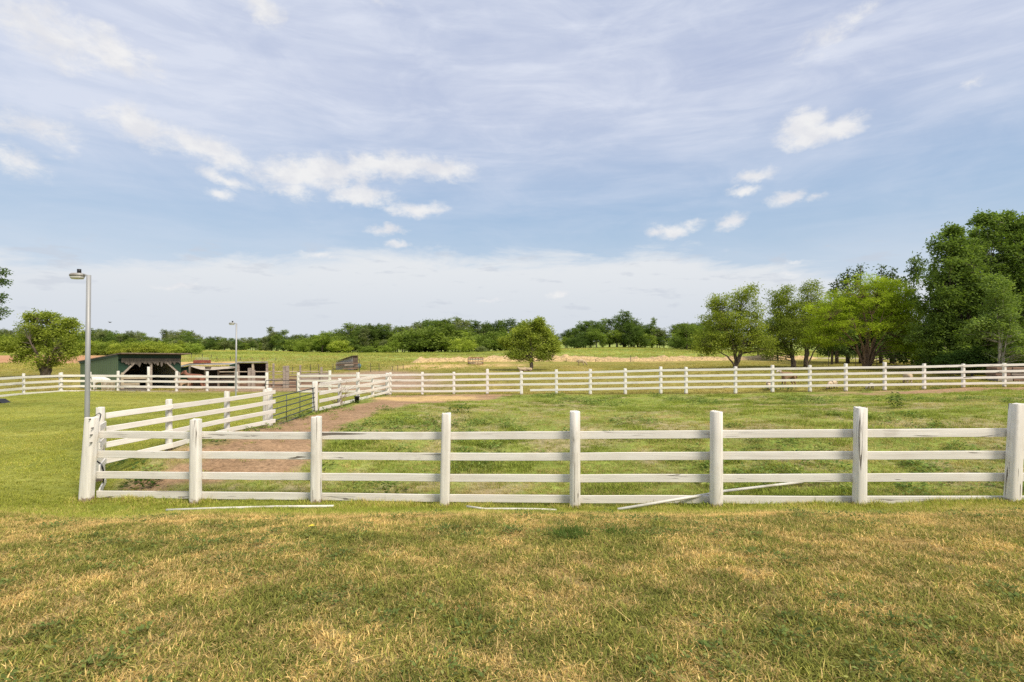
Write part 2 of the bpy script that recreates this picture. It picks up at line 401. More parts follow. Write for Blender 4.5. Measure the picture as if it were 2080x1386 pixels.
def azel(x, y):
    d = Vector((x - CX, F, CY - y)).normalized(); return math.atan2(d.x, d.y), math.asin(d.z)
# cumulus clouds: centre column,row, half width, half height, tilt, strength
CL = [(1625,258,62,38,8,1.2),(1700,262,75,26,14,1.15),(1655,272,80,24,8,1.2),(1535,356,48,17,10,.95),(1512,388,42,13,6,.9),(1597,404,44,18,6,1.05),(1655,402,30,10,0,.7),
      (1375,466,70,16,8,.85),(1485,452,36,18,14,1.0),(1335,470,30,15,0,.8),
      (640,352,140,42,6,1.15),(790,338,150,32,4,1.1),(590,385,60,28,-10,.95),(900,345,85,28,-4,.9),(430,305,110,36,-16,1.05),(280,255,100,42,-14,.95),(460,365,75,18,-14,.85),(450,396,36,15,0,.8),
      (742,398,70,26,2,1.1),(850,426,66,20,0,1.0),(785,468,46,14,4,.95),(806,497,36,9,0,.7),(655,518,60,9,0,.8),(345,580,70,8,0,.6),
      (530,15,60,38,-25,.95),(30,330,80,36,-14,.8),(225,105,120,50,-12,.9),(90,60,170,75,-12,.85),(90,265,110,50,-10,.6),(1975,165,36,14,8,.6),(1140,598,36,8,0,.7),(995,610,40,6,0,.55),(1600,558,38,9,0,.6),(1610,533,28,6,0,.5),(780,0,40,14,0,.4),(1680,75,120,40,20,.42),(1760,20,110,30,22,.4)]
mx = None
warpn = q.n('TexNoise'); q.put(warpn.inputs['Vector'], A)
for k_, v_ in (('Scale', 26), ('Detail', 5), ('Roughness', .6)): warpn.inputs[k_].default_value = v_
Aw = q.vm('ADD', A, q.vm('SCALE', q.vm('SUBTRACT', warpn.outputs[1], (.5, .5, .5)), .030))
for x, y, rx, ry, rot, st in CL:
    a0, e0 = azel(x, y); ax, _ = azel(x + rx, y); _, ey = azel(x, y - ry)
    v = q.mapping(Aw, (a0, e0, 0), (0, 0, R(rot)), (abs(ax - a0) * 1.3, abs(ey - e0) * 1.3, 1), 'TEXTURE')
    ln = q.n('VectorMath', operation='LENGTH'); q.put(ln.inputs[0], v)
    g = q.math('MULTIPLY', q.math('SUBTRACT', 1., ln.outputs['Value'], clamp=True), st)
    mx = g if mx is None else q.math('MAXIMUM', mx, g)
cn = q.noise(q.mapping(A, scale=(1, 1.9, 1)), 19, 10, .66, .3)
cn2 = q.noise(q.mapping(A, scale=(1, 1.3, 1)), 60, 6, .6)
val = q.math('ADD', q.math('MULTIPLY', mx, 1.15), q.math('ADD', q.math('MULTIPLY', q.math('SUBTRACT', cn, .5), 1.75), q.math('MULTIPLY', q.math('SUBTRACT', cn2, .5), .5)))
cum = q.math('MULTIPLY', q.math('MULTIPLY', q.ss(val, .10, 1.02), q.ss(mx, .0, .26)), .92)
# thin high veil in streaks
s1 = q.noise(q.mapping(A, rot=(0, 0, R(24)), scale=(1.3, 4.6, 1)), 3.2, 8, .62, .6)
s2 = q.noise(q.mapping(A, rot=(0, 0, R(-8)), scale=(1.0, 7.5, 1)), 4.6, 7, .6, .5)
s3 = q.noise(A, 2.3, 5, .55, .4)
veil = q.math('ADD', q.math('MULTIPLY', q.ss(s1, .36, .72), .62), q.math('MULTIPLY', q.ss(s2, .38, .75), .38))
veil = q.math('ADD', veil, q.math('MULTIPLY', q.ss(s3, .35, .65), .34))
hi = q.ss(el, R(9), R(24), .30, 1.0)          # little veil low down, a lot overhead
lft = q.ss(az, R(5), R(-42), 0., .22)
veil = q.math('MULTIPLY', q.math('ADD', q.math('MULTIPLY', veil, .74), q.math('ADD', lft, .24)), hi, clamp=True)
# low bright band above the horizon
edge = q.math('ADD', R(9.6), q.math('MULTIPLY', q.math('SUBTRACT', q.noise(q.mapping(A, scale=(1, 3.4, 1)), 5, 8, .62, .4), .5), .12))
edge = q.math('SUBTRACT', edge, q.math('ADD', q.ss(az, R(10), R(42), 0., .055), q.ss(az, R(-14), R(-40), 0., .035)))
band = q.ss(q.math('SUBTRACT', edge, el), -.022, .035)
band2 = q.ss(el, R(16), R(0), 0., .75)
band = q.math('MAXIMUM', q.math('MULTIPLY', band, .93), band2)
puff = q.noise(q.mapping(A, scale=(1, 4.2, 1)), 12, 6, .58, .2)
puffm = q.math('MULTIPLY', q.ss(puff, .55, .68), q.math('MULTIPLY', q.ss(el, R(10.5), R(8.5)), q.ss(el, R(1.0), R(3.5))))
K = 1 / STR
def kc(c): return tuple(v * K for v in c)
base = q.mix(.82, sky.outputs[0], q.mix(q.ss(el, R(9), R(26)), kc((.235, .39, .575)), kc((.375, .435, .605))))
c = q.mix(q.math('MULTIPLY', veil, .85), base, kc((.60, .635, .725)))
c = q.mix(band, c, q.mix(q.ss(el, R(1), R(9)), kc((.57, .60, .645)), kc((.665, .68, .695))))
c = q.mix(q.math('MULTIPLY', puffm, .5), c, kc((.47, .505, .57)))
shade = q.ss(q.noise(q.mapping(A, loc=(0, .012, 0), scale=(1, 1.5, 1)), 17, 6, .6, .25), .35, .65)
c = q.mix(cum, c, q.mix(shade, kc((.63, .635, .665)), kc((.735, .73, .725))))
bg = q.n('Background'); q.put(bg.inputs[0], c); bg.inputs[1].default_value = STR
wo = nt.nodes.new('ShaderNodeOutputWorld'); nt.links.new(bg.outputs[0], wo.inputs[0])
w.cycles.sampling_method = 'MANUAL'; w.cycles.sample_map_resolution = 512

sd = bpy.data.lights.new('sun', 'SUN'); sd.energy = 3.6; sd.angle = R(20); sd.color = (1, .91, .77)
so = bpy.data.objects.new('sun', sd); COL.objects.link(so)
sv = Vector((math.sin(R(SUN_AZ)) * math.cos(R(SUN_EL)), math.cos(R(SUN_AZ)) * math.cos(R(SUN_EL)), math.sin(R(SUN_EL))))
so.rotation_euler = sv.to_track_quat('Z', 'Y').to_euler(); so.location = sv * 60

cam = bpy.data.cameras.new('camera'); cam.sensor_width = 36; cam.lens = 36 * F / 2080; cam.clip_end = 4000; cam.clip_start = .05
co_ = bpy.data.objects.new('camera', cam); COL.objects.link(co_); co_.location = (0, 0, CAMZ); co_.rotation_euler = (R(90), 0, 0)
sc.camera = co_

# ---------------------------------------------------------------- ground
def ground():
    rows = np.concatenate([np.linspace(-45, -1, 16), np.geomspace(3, 1800, 470) - 3])
    cols = np.linspace(-1.75, 1.75, 330)
    Yg, Ug = np.meshgrid(rows, cols, indexing='ij')
    Xg = Ug * (np.abs(Yg) + 9)
    Zg = H(Xg, Yg)
    z = zones(Xg, Yg)
    Zg = Zg + (fbm(Xg, Yg, .35, 2, 31) - .5) * .03 * np.clip(z['pad'] + z['dirt'], 0, 1)
    V = np.stack([Xg, Yg, Zg], -1).reshape(-1, 3)
    nr, nc = Xg.shape
    i = np.arange(nr - 1)[:, None] * nc + np.arange(nc - 1)[None]
    Q = np.stack([i, i + 1, i + nc + 1, i + nc], -1).reshape(-1, 4)
    def mixc(a, b, f): return a * (1 - f[..., None]) + np.array(b) * f[..., None]
    c = np.zeros(Xg.shape + (3,)) + np.array(G_PAST[0])
    n2 = fbm(Xg, Yg, .6, 4, 41); n5 = fbm(Xg, Yg * .35, 5, 4, 43)
    def two(pal, f): return np.array(pal[0]) * (1 - f[..., None]) + np.array(pal[1]) * f[..., None]
    def put(c, wgt, col): return c * (1 - wgt[..., None]) + col * wgt[..., None]
    pf = np.clip(n5 * .7 + n2 * .3, 0, 1)
    past = two(G_PAST, np.clip((pf - .25) * 2, 0, 1)); past = mixc(past, G_PAST[2], sstep(.55, .8, n5) * .7)
    c = past
    mead = two(G_MEAD, np.clip((fbm(Xg * .3, Yg, 7, 4, 47) - .25) * 2, 0, 1)); mead = mixc(mead, (.20, .26, .06), sstep(.5, .75, fbm(Xg * .4, Yg, 9, 3, 49)) * .8)
    c = put(c, z['mead'], mead)
    lf = np.clip((fbm(Xg * .5, Yg, 1.6, 4, 51) - .3) * 2.2, 0, 1)
    lawn = two(G_LAWN, lf); lawn = mixc(lawn, (.225, .24, .036), sstep(.5, .72, fbm(Xg * .35, Yg, 2.4, 3, 53)) * .6)
    c = put(c, z['lawn'], lawn * .9)
    pad = two(G_PAD, np.clip((n2 - .25) * 2, 0, 1)); pad = mixc(pad, (.42, .33, .20), sstep(.45, .62, z['n1'] * .5 + z['n2'] * .5) * .75)
    c = put(c, z['pad'], pad)
    c = put(c, z['bank'], two(G_LUSH, n2) * .75)
    fore = np.zeros(Xg.shape + (3,)) + np.array((.42, .30, .135)); fore = mixc(fore, (.23, .21, .07), 1 - z['dry'])
    c = put(c, z['fore'], fore)
    c = put(c, np.clip(z['yard'], 0, 1), mixc(np.zeros(Xg.shape + (3,)) + np.array((.34, .225, .15)), (.43, .32, .21), n2))
    c = put(c, sstep(.3, .7, z['dirt'] + (n2 - .5) * .5), mixc(np.zeros(Xg.shape + (3,)) + np.array((.33, .205, .115)), (.44, .295, .175), n2))
    c = put(c, sstep(.25, .65, z['straw'] + (n2 - .5) * .35) * .95, mixc(np.zeros(Xg.shape + (3,)) + np.array((.58, .385, .165)), (.74, .54, .25), n2))
    c = put(c, z['red'], mixc(np.zeros(Xg.shape + (3,)) + np.array((.48, .25, .13)), (.60, .36, .19), n5))
    ca = np.concatenate([np.clip(c, 0, 1), np.ones(Xg.shape + (1,))], -1).reshape(-1, 4)
    bare = np.clip(z['dirt'] + z['straw'] + z['yard'] + z['red'], 0, 1).ravel()
    me = mesh_np('ground', V, Q, {'tint': ('FLOAT_COLOR', ca), 'bare': ('FLOAT', bare)}, True)
    m, nt, out = new_mat('ground_soil_and_turf'); q = N(nt)
    col = q.attr('tint').outputs['Color']; bare_ = q.attr('bare').outputs['Fac']
    pos = q.n('NewGeometry').outputs['Position']
    f1 = q.noise(pos, 38, 5, .7); f2 = q.noise(pos, 7, 6, .65); f3 = q.noise(q.mapping(pos, scale=(.4, 1, 1)), 1.4, 6, .6)
    v = q.math('ADD', q.math('MULTIPLY', f1, .7), q.math('ADD', q.math('MULTIPLY', f2, .8), q.math('MULTIPLY', f3, .6)))
    cc = q.mix(1., col, q.mix(q.ss(v, .68, 1.42), (.55, .56, .55), (1.42, 1.38, 1.34)), 'MULTIPLY')
    clod = q.ss(q.noise(pos, 13, 3, .5, .4), .40, .52)
    cc = q.mix(q.math('MULTIPLY', q.math('SUBTRACT', 1., clod), q.math('MULTIPLY', bare_, .55)), cc, q.mix(1., cc, (.52, .50, .48), 'MULTIPLY'))
    q.put(out.inputs[0], q.bsdf(cc, .95, q.math('ADD', f1, q.math('MULTIPLY', f2, 1.5)), .8, .03, 0., .1))
    return tag(link('ground', me, m), kind='structure')
ground()

# a sandy farm road behind the trees on the right
def road():
    pts = [(1560, 727.5), (1640, 727.5), (1720, 728), (1800, 729.5), (1880, 732), (1960, 736), (2060, 740)]
    Ds = [98, 97, 94, 89, 82, 73, 64]
    V = []; n = 40; W = 8
    for k in range(n):
        t = k / (n - 1) * (len(pts) - 1); i = min(int(t), len(pts) - 2); u = t - i
        x = XW(pts[i][0], Ds[i]) * (1 - u) + XW(pts[i + 1][0], Ds[i + 1]) * u; d = Ds[i] * (1 - u) + Ds[i + 1] * u
        wd = 4.6 - 2.2 * k / n
        for j in range(W):
            yy = d + (j / (W - 1) - .5) * 2 * wd + (random.random() - .5) * (.8 if j in (0, W - 1) else 0)
            V.append((x, yy, h(x, yy) + .06 - (.09 if j in (0, W - 1) else 0)))
    Q = [(k * W + j, (k + 1) * W + j, (k + 1) * W + j + 1, k * W + j + 1) for k in range(n - 1) for j in range(W - 1)]
    m = simple_mat('sandy_road', (.46, .36, .25), .95, .2, .5, bstr=.3)
    tag(link('road', mesh_np('road', V, Q, smooth=True), m), kind='structure')
road()

# ---------------------------------------------------------------- grass : tufts scattered by one node group
def tuft_mesh(name, nb, rad, length, width, lean, curl=.5, stalks=0):
    V = []; Q = []; C = []
    for b in range(stalks):
        a = random.random() * 6.283; L = length * random.uniform(1.6, 3.2); p = np.array((random.uniform(-rad, rad), random.uniform(-rad, rad), length * random.uniform(.35, .7)))
        d = np.array((math.cos(a), math.sin(a), random.uniform(-.1, .25))); w_ = np.array((-math.sin(a), math.cos(a), 0)) * width * .4
        i = len(V); V += [p - d * L / 2 - w_, p + d * L / 2 - w_ * .4, p + d * L / 2 + w_ * .4, p - d * L / 2 + w_]; Q.append((i, i + 1, i + 2, i + 3)); C += [(1.4, .9, .95, 1)] * 4
    for b in range(nb):
        a = random.random() * 6.283; r = rad * math.sqrt(random.random())
        p = np.array((r * math.cos(a), r * math.sin(a), -.01))
        dz = random.random() * 6.283; L = length * random.uniform(.55, 1.15); W = width * random.uniform(.7, 1.3)
        ln = lean * random.uniform(.2, 1.3)
        d = np.array((math.cos(dz), math.sin(dz), 0)); s = np.array((-math.sin(dz + random.uniform(-.9, .9)), math.cos(dz), 0)); s /= np.linalg.norm(s)
        p1 = p + d * L * .45 * math.sin(ln) + np.array((0, 0, L * .5 * math.cos(ln)))
        l2 = ln + curl * random.uniform(.3, 1.4)
        p2 = p1 + d * L * .55 * math.sin(l2) + np.array((0, 0, L * .5 * math.cos(l2)))
        i = len(V)
        V += [p - s * W * .5, p + s * W * .5, p1 + s * W * .42, p1 - s * W * .42, p2 + s * W * .08, p2 - s * W * .08]
        Q += [(i, i + 1, i + 2, i + 3), (i + 3, i + 2, i + 4, i + 5)]
        c = (random.random(), random.random(), random.random(), 1); C += [c] * 6
    return mesh_np(name, V, Q, {'rnd': ('FLOAT_COLOR', C)})
def weed_mesh(name, n, rad, size, height):
    V = []; Q = []; C = []
    for b in range(n):
        a = random.random() * 6.283; r = rad * math.sqrt(random.random()); z = height * random.uniform(.15, 1) * (1 - .5 * r / rad)
        p = np.array((r * math.cos(a), r * math.sin(a), z)); d = np.array((math.cos(a), math.sin(a), random.uniform(-.4, .7))); d /= np.linalg.norm(d)
        s = np.cross(d, (random.uniform(-.4, .4), random.uniform(-.4, .4), 1)); s /= np.linalg.norm(s); L = size * random.uniform(.6, 1.3)
        i = len(V); V += [p, p + d * L * .5 + s * L * .28, p + d * L, p + d * L * .5 - s * L * .28]; Q.append((i, i + 1, i + 2, i + 3))
        c = (random.random(), random.random(), random.random(), 1); C += [c] * 4
    return mesh_np(name, V, Q, {'rnd': ('FLOAT_COLOR', C)})
def collection_of(name, meshes, mat):
    c = bpy.data.collections.new(name)
    for i, me in enumerate(meshes):
        me.materials.append(mat); o = bpy.data.objects.new(name + '_sprig', me); c.objects.link(o)
    return c
def scatter(name, coll, nvar, X, Y, scale, dry, shade, label, sink=0.):
    Z = H(X, Y) - sink
    V = np.stack([X, Y, Z], -1); n = len(V)
    me = bpy.data.meshes.new(name); me.vertices.add(n); me.vertices.foreach_set('co', V.astype(np.float32).ravel())
    def at(nm, ty, key, d):
        a = me.attributes.new(nm, ty, 'POINT'); a.data.foreach_set(key, d.ravel())
    rot = np.zeros((n, 3), np.float32); rot[:, 2] = rng.random(n) * 6.283; rot[:, :2] = (rng.random((n, 2)) - .5) * .25
    at('turn', 'FLOAT_VECTOR', 'vector', rot)
    sz = np.repeat(np.asarray(scale, np.float32)[:, None], 3, 1) * np.stack([np.ones(n), np.ones(n), rng.uniform(.75, 1.25, n)], -1).astype(np.float32)
    at('size', 'FLOAT_VECTOR', 'vector', sz)
    at('pick', 'INT', 'value', rng.integers(0, nvar, n).astype(np.int32))
    at('dry', 'FLOAT', 'value', np.asarray(dry, np.float32)); at('shade', 'FLOAT', 'value', np.asarray(shade, np.float32))
    o = link(name, me); tag(o, label, kind='stuff')
    ng = bpy.data.node_groups.new(name + '_nodes', 'GeometryNodeTree')
    ng.interface.new_socket('Geometry', in_out='INPUT', socket_type='NodeSocketGeometry')
    ng.interface.new_socket('Geometry', in_out='OUTPUT', socket_type='NodeSocketGeometry')
    gi = ng.nodes.new('NodeGroupInput'); go = ng.nodes.new('NodeGroupOutput')
    ci = ng.nodes.new('GeometryNodeCollectionInfo'); ci.inputs['Collection'].default_value = coll; ci.inputs['Separate Children'].default_value = True; ci.inputs['Reset Children'].default_value = True
    ip = ng.nodes.new('GeometryNodeInstanceOnPoints'); ip.inputs['Pick Instance'].default_value = True
    def na(nm, ty):
        x = ng.nodes.new('GeometryNodeInputNamedAttribute'); x.data_type = ty; x.inputs[0].default_value = nm; return x.outputs[0]
    L = ng.links.new
    L(gi.outputs[0], ip.inputs['Points']); L(ci.outputs[0], ip.inputs['Instance']); L(na('pick', 'INT'), ip.inputs['Instance Index'])
    L(na('turn', 'FLOAT_VECTOR'), ip.inputs['Rotation']); L(na('size', 'FLOAT_VECTOR'), ip.inputs['Scale']); L(ip.outputs[0], go.inputs[0])
    md = o.modifiers.new('scatter', 'NODES'); md.node_group = ng
    return o
def sample(n, y0, y1, pad=.08, power=1.0):
    """random points in the field of view between two distances (even per square metre for power 1)"""
    u = rng.random(n); Y = np.sqrt(y0 ** 2 + u * (y1 ** 2 - y0 ** 2)) if power == 1 else y0 + (y1 - y0) * u ** power
    X = (rng.random(n) * 2 - 1) * (Y * (.972 + pad) + .4)
    return X, Y
def keep(m, *a): return [x[m] for x in a]

g_fore = collection_of('dry_tufts', [tuft_mesh('dry_tuft', 40, .085, random.uniform(.042, .064), .0062, random.uniform(.9, 1.25), .7) for k_ in range(9)], grass_mat('dry_lawn_blades', *G_FORE))
X, Y = sample(42000, 1.9, 8.6); z = zones(X, Y)
X, Y, dr, n1, bk = keep(rng.random(len(X)) < z['fore'], X, Y, z['dry'], z['n2'], z['bank'])
scatter('dry_lawn_grass', g_fore, 9, X, Y, rng.uniform(.75, 1.25, len(X)) * (1.1 - .35 * dr), dr, np.clip(.55 + (fbm(X, Y, .3, 3, 61) - .5) * 1.5, 0, 1), 'short half dry mown grass of the near lawn', .004)

g_clov = collection_of('clover_patches', [weed_mesh('clover_patch', 30, .09, .024, .035) for _ in range(4)], grass_mat('clover_leaves', (.095, .135, .042), (.155, .20, .062), (.2, .22, .07), (.24, .25, .09)))
X, Y = sample(1500, 2.2, 7.6); cl = fbm(X, Y, .9, 3, 63); X, Y = keep(cl > .53, X, Y)
scatter('lawn_clover', g_clov, 4, X, Y, rng.uniform(.6, 1.5, len(X)), rng.random(len(X)) * .5, rng.random(len(X)), 'small broadleaf clover plants among the dry lawn grass', -.012)
g_stalk = collection_of('straw_stalks', [tuft_mesh('straw_stalk', 0, .02, .055, .0055, .9, .7, 1) for _ in range(6)], grass_mat('straw_stalk_dry', *G_FORE))
X, Y = sample(420, 2.2, 7.6); ks = rng.random(len(X))
scatter('loose_straw_stalks', g_stalk, 6, X, Y, rng.uniform(.6, 1.15, len(X)), np.full(len(X), .9), ks, 'loose pale straw stalks lying on the dry near lawn', .012)

g_bank = collection_of('bank_tufts', [tuft_mesh('bank_tuft', 30, .09, .11, .006, .5, .6) for _ in range(6)], grass_mat('bank_blades', *G_LUSH))
X, Y = sample(26000, 7.2, 12.5, .12); z = zones(X, Y); near = np.exp(-((Y - front_line(X)) / .45) ** 2) * sstep(-9.6, -8.6, X)
pr = np.clip(np.maximum(z['bank'], near * .9) * (1 - .9 * sstep(.4, .7, z['dirt'])), 0, 1)
X, Y, nr, nz = keep(rng.random(len(X)) < pr, X, Y, near, z['n2'])
for (px_, *_), d_ in zip(FRONT, FD):
    k_ = 34; a_ = rng.random(k_) * 6.283; r_ = rng.uniform(.14, .34, k_)
    X = np.append(X, XW(px_, d_) + r_ * np.cos(a_) * 1.2); Y = np.append(Y, d_ + r_ * np.sin(a_)); nr = np.append(nr, rng.uniform(.7, 1.5, k_)); nz = np.append(nz, rng.uniform(.5, .7, k_))
scatter('bank_grass', g_bank, 6, X, Y, rng.uniform(.4, .8, len(X)) + .55 * nr * sstep(.45, .6, nz), np.clip(.12 + (nz - .5) * 1.4 + .42 * np.exp(-((Y - 8.1) / .5) ** 2), 0, 1), np.clip(.6 + (nz - .5) * 1.5, 0, 1), 'bright green longer grass on the bank along the front fence', .01)

g_lawn = collection_of('lawn_tufts', [tuft_mesh('lawn_tuft', 26, .12, .05, .008, .6, .6) for _ in range(6)], grass_mat('mown_lawn_blades', *G_LAWN))
X, Y = sample(90000, 6.5, 37, .1, 1.35); z = zones(X, Y)
X, Y, n1 = keep(rng.random(len(X)) < z['lawn'], X, Y, z['n1'])
st = fbm(X * .35, Y, 1.6, 4, 71)
scatter('mown_lawn_grass', g_lawn, 6, X, Y, rng.uniform(.7, 1.2, len(X)), np.clip(.22 + (fbm(X * .5, Y, 3, 3, 73) - .5) * 1.2, 0, 1), np.clip(.5 + (st - .5) * 2.6, 0, 1), 'freshly mown yellow green lawn left of the side fence', .008)

g_pad = collection_of('paddock_tufts', [tuft_mesh('paddock_tuft', 24, .13, .13, .009, .6, .8) for _ in range(6)], grass_mat('paddock_blades', *G_PAD))
X, Y = sample(105000, 8.6, 36, .12, 1.2); z = zones(X, Y)
cl = fbm(X, Y, 1.1, 4, 81); bare = sstep(.35, .6, z['dirt'] + z['straw'])
pr = z['pad'] * (1 - .985 * bare) * (.6 + .4 * sstep(.35, .55, cl))
X, Y, cl = keep(rng.random(len(X)) < pr, X, Y, cl)
scatter('paddock_grass', g_pad, 6, X, Y, rng.uniform(.45, .85, len(X)) + .6 * sstep(.55, .75, cl), np.clip(.34 - (cl - .5) * 1.6 + (fbm(X, Y, 4, 3, 83) - .5) * .9, 0, 1), np.clip(.58 + (fbm(X, Y, 2.2, 3, 85) - .5) * 1.4, 0, 1), 'uneven weedy grass growing in the fenced paddock', .015)

g_weed = collection_of('weed_clumps', [weed_mesh('weed_clump', 46, .22, .085, .22) for _ in range(5)], grass_mat('weed_leaves', (.115, .185, .045), (.19, .27, .075), (.22, .26, .08), (.28, .31, .10)))
X, Y = sample(16000, 9.5, 35.5, .12, 1.0); z = zones(X, Y); cl = fbm(X, Y, 2.6, 4, 91)
side = np.exp(-((X - side_line(Y) - .5) / .55) ** 2) * sstep(10.8, 11.5, Y)
pr = z['pad'] * (sstep(.57, .70, cl) * .42 * (1 - sstep(.4, .6, z['dirt'])) + .25 * side)
X, Y = keep(rng.random(len(X)) < pr, X, Y)
scatter('paddock_weeds', g_weed, 5, X, Y, rng.uniform(.45, 1.25, len(X)), rng.random(len(X)) * .6, rng.random(len(X)), 'dark green broadleaf weeds scattered through the paddock', .01)

g_past = collection_of('pasture_tufts', [tuft_mesh('pasture_tuft', 22, .22, .09, .016, .7, .7) for _ in range(5)], grass_mat('pasture_blades', *G_PAST))
X, Y = sample(60000, 30, 80, .1, 1.1); z = zones(X, Y)
X, Y = keep(rng.random(len(X)) < z['past'] * (1 - np.clip(z['yard'] + z['straw'] + z['red'], 0, 1)) * .9, X, Y)
scatter('pasture_grass', g_past, 5, X, Y, rng.uniform(.6, 1.3, len(X)), np.clip(.4 + (fbm(X, Y * .5, 5, 3, 95) - .5) * 1.8, 0, 1), np.clip(.5 + (fbm(X * .5, Y, 4, 3, 97) - .5) * 2.2, 0, 1), 'close grazed pasture grass beyond the far fence', .01)

G_MEAD_ = G_MEAD
g_mead = collection_of('meadow_tufts', [tuft_mesh('meadow_tuft', 30, .6, .26, .035, .5, .6) for _ in range(5)], grass_mat('meadow_blades', *G_MEAD))
X, Y = sample(26000, 62, 185, .05, 1.0); z = zones(X, Y)
left = sstep(-.02, -.10, X / Y)
X, Y = keep(rng.random(len(X)) < np.clip(z['mead'] + left * z['past'] * sstep(62, 72, Y), 0, 1) * (1 - np.clip(z['straw'] + z['red'], 0, 1)), X, Y)
scatter('meadow_grass', g_mead, 5, X, Y, rng.uniform(.6, 1.3, len(X)), np.clip(.35 + (fbm(X * .4, Y, 9, 3, 99) - .5) * 1.8, 0, 1), np.clip(.55 + (fbm(X * .3, Y, 8, 3, 101) - .5) * 1.4, 0, 1), 'tall meadow grass in front of the far treeline', .02)

# ---------------------------------------------------------------- fences
def post_mesh(name, Ht, r, round_=True, lean=(0, 0), taper=.94, seed=0):
    rr = random.Random(seed); n = 16 if round_ else 20
    levels = [-.25, 0, .25 * Ht, .5 * Ht, .75 * Ht, Ht - .012, Ht]
    V = []
    for i, zc in enumerate(levels):
        k = (1 - (1 - taper) * max(zc, 0) / Ht) * (1 if i < len(levels) - 1 else .965)
        for j in range(n):
            a = 2 * math.pi * j / n
            if round_: q_ = 1 + .035 * math.sin(a * 2 + seed) + rr.uniform(-.012, .012)
            else:
                q_ = (abs(math.cos(a)) ** 5 + abs(math.sin(a)) ** 5) ** -.2
            f = max(zc, 0) / Ht
            V.append((r * k * q_ * math.cos(a) + lean[0] * f, r * k * q_ * math.sin(a) + lean[1] * f, zc + (rr.uniform(-.012, .012) if i == len(levels) - 1 else 0)))
    Fc = [(i * n + j, i * n + (j + 1) % n, (i + 1) * n + (j + 1) % n, (i + 1) * n + j) for i in range(len(levels) - 1) for j in range(n)]
    Fc.append(tuple((len(levels) - 1) * n + j for j in range(n)))
    me = bpy.data.meshes.new(name); me.from_pydata(V, [], Fc)
    for p in me.polygons[:-n - 1]: p.use_smooth = True
    me.update(); return me
def add_post(root, x, yb, yt, D, wpx, wear=.4, round_=True, xt=None, name='post'):
    b = P(x, yb, D); t = P(xt if xt is not None else x, yt, D); tn = abs(x - CX) / F
    wpx = wpx / (math.sqrt(1 + tn * tn) if round_ else 1 + .5 * tn)
    gz = h(b.x, b.y); b.z = min(b.z, gz + .03); Ht = t.z - b.z
    o = link(name, post_mesh(name, Ht, wpx * D / F / 2 * (1 if round_ else .93), round_, (t.x - b.x, 0), seed=int(x * 7 + yb)), M['fence'], root, b - root.location)
    o.color = (wear, 0, 1, 1); return o
def add_board(root, a, b, hgt, th, wear=.15, name='board', sag=0., mat=None):
    a, b = Vector(a), Vector(b); L = (b - a).length; x = (b - a).normalized(); y = Vector((0, 0, 1)).cross(x).normalized(); zc = x.cross(y)
    V = []; ns = 7; rr = random.Random(int(a.x * 1000 + a.z * 311)); ch = min(.006, hgt * .08)
    w1 = rr.uniform(-.004, .004); w2 = rr.uniform(-.006, .006)
    sec = [(-th/2, -hgt/2+ch), (-th/2+ch, -hgt/2), (th/2-ch, -hgt/2), (th/2, -hgt/2+ch), (th/2, hgt/2-ch), (th/2-ch, hgt/2), (-th/2+ch, hgt/2), (-th/2, hgt/2-ch)]
    for i in range(ns):
        t = i / (ns - 1); s = -sag * math.sin(math.pi * t) + w1 * math.sin(5 * t + w2 * 900)
        for py, pz in sec: V.append((t * L - L / 2, py + w2 * math.sin(math.pi * t), pz + s))
    Fc = [(i * 8 + j, i * 8 + (j + 1) % 8, (i + 1) * 8 + (j + 1) % 8, (i + 1) * 8 + j) for i in range(ns - 1) for j in range(8)]
    Fc += [tuple(range(7, -1, -1)), tuple((ns - 1) * 8 + j for j in range(8))]
    me = bpy.data.meshes.new(name); me.from_pydata(V, [], Fc); me.update()
    o = link(name, me, mat or M['fence'], root)
    Mx = Matrix((x, y, zc)).transposed().to_4x4(); Mx.translation = (a + b) / 2 - root.location
    o.matrix_local = Mx; o.color = (wear, 1, 0, 1); return o

# front fence
b0 = P(175, 1018, 10.8)
front = thing('board_fence', b0, 'white four-board fence with big round posts running across the near paddock edge', 'fence')
for i, ((x, yb, xt, yt, wp), d) in enumerate(zip(FRONT, FD)):
    add_post(front, x, yb, yt, d, wp, [.0,.3,.45,.4,.65,.8,.7,.5,.4][i], i in (4, 5), xt)
for bx_, by_ in ((181.5, 852), (186, 870), (183.5, 884), (183, 900)):
    c_ = P(bx_, by_, 10.8 - .135); m = MB(); m.tube([c_ + Vector((0, -.006, 0)), c_ + Vector((0, .05, 0))], .011, 8); m.part('bolt', M['tpost'], front, True)
def rows_at(x, tab):
    xs = [t[0] for t in tab]; return [float(np.interp(x, xs, [t[1][k] for t in tab])) for k in range(4)]
FR = [(195,(883,923,965,1004)),(397,(884.3,924.5,966.3,1006)),(642,(885.3,926,968.5,1009)),(903,(885.6,928,971,1012)),(1168,(884.3,928,972,1014)),(1455,(882.3,926,971.8,1015.3)),(1747,(880.3,925.2,970.5,1016)),(2056,(879,924.8,969.5,1016)),(2385,(877,924,968.5,1016))]
for k in range(8):
    x0, x1 = FRONT[k][0], FRONT[k + 1][0]; d0, d1 = FD[k] + .125, FD[k + 1] + .125
    if k == 0: x0 = 197
    r0, r1 = rows_at(x0, FR), rows_at(x1, FR)
    for j in range(4):
        add_board(front, P(x0, r0[j], d0), P(x1, r1[j], d1), .147, .028, random.choice([.1, .2, .35, .5]))
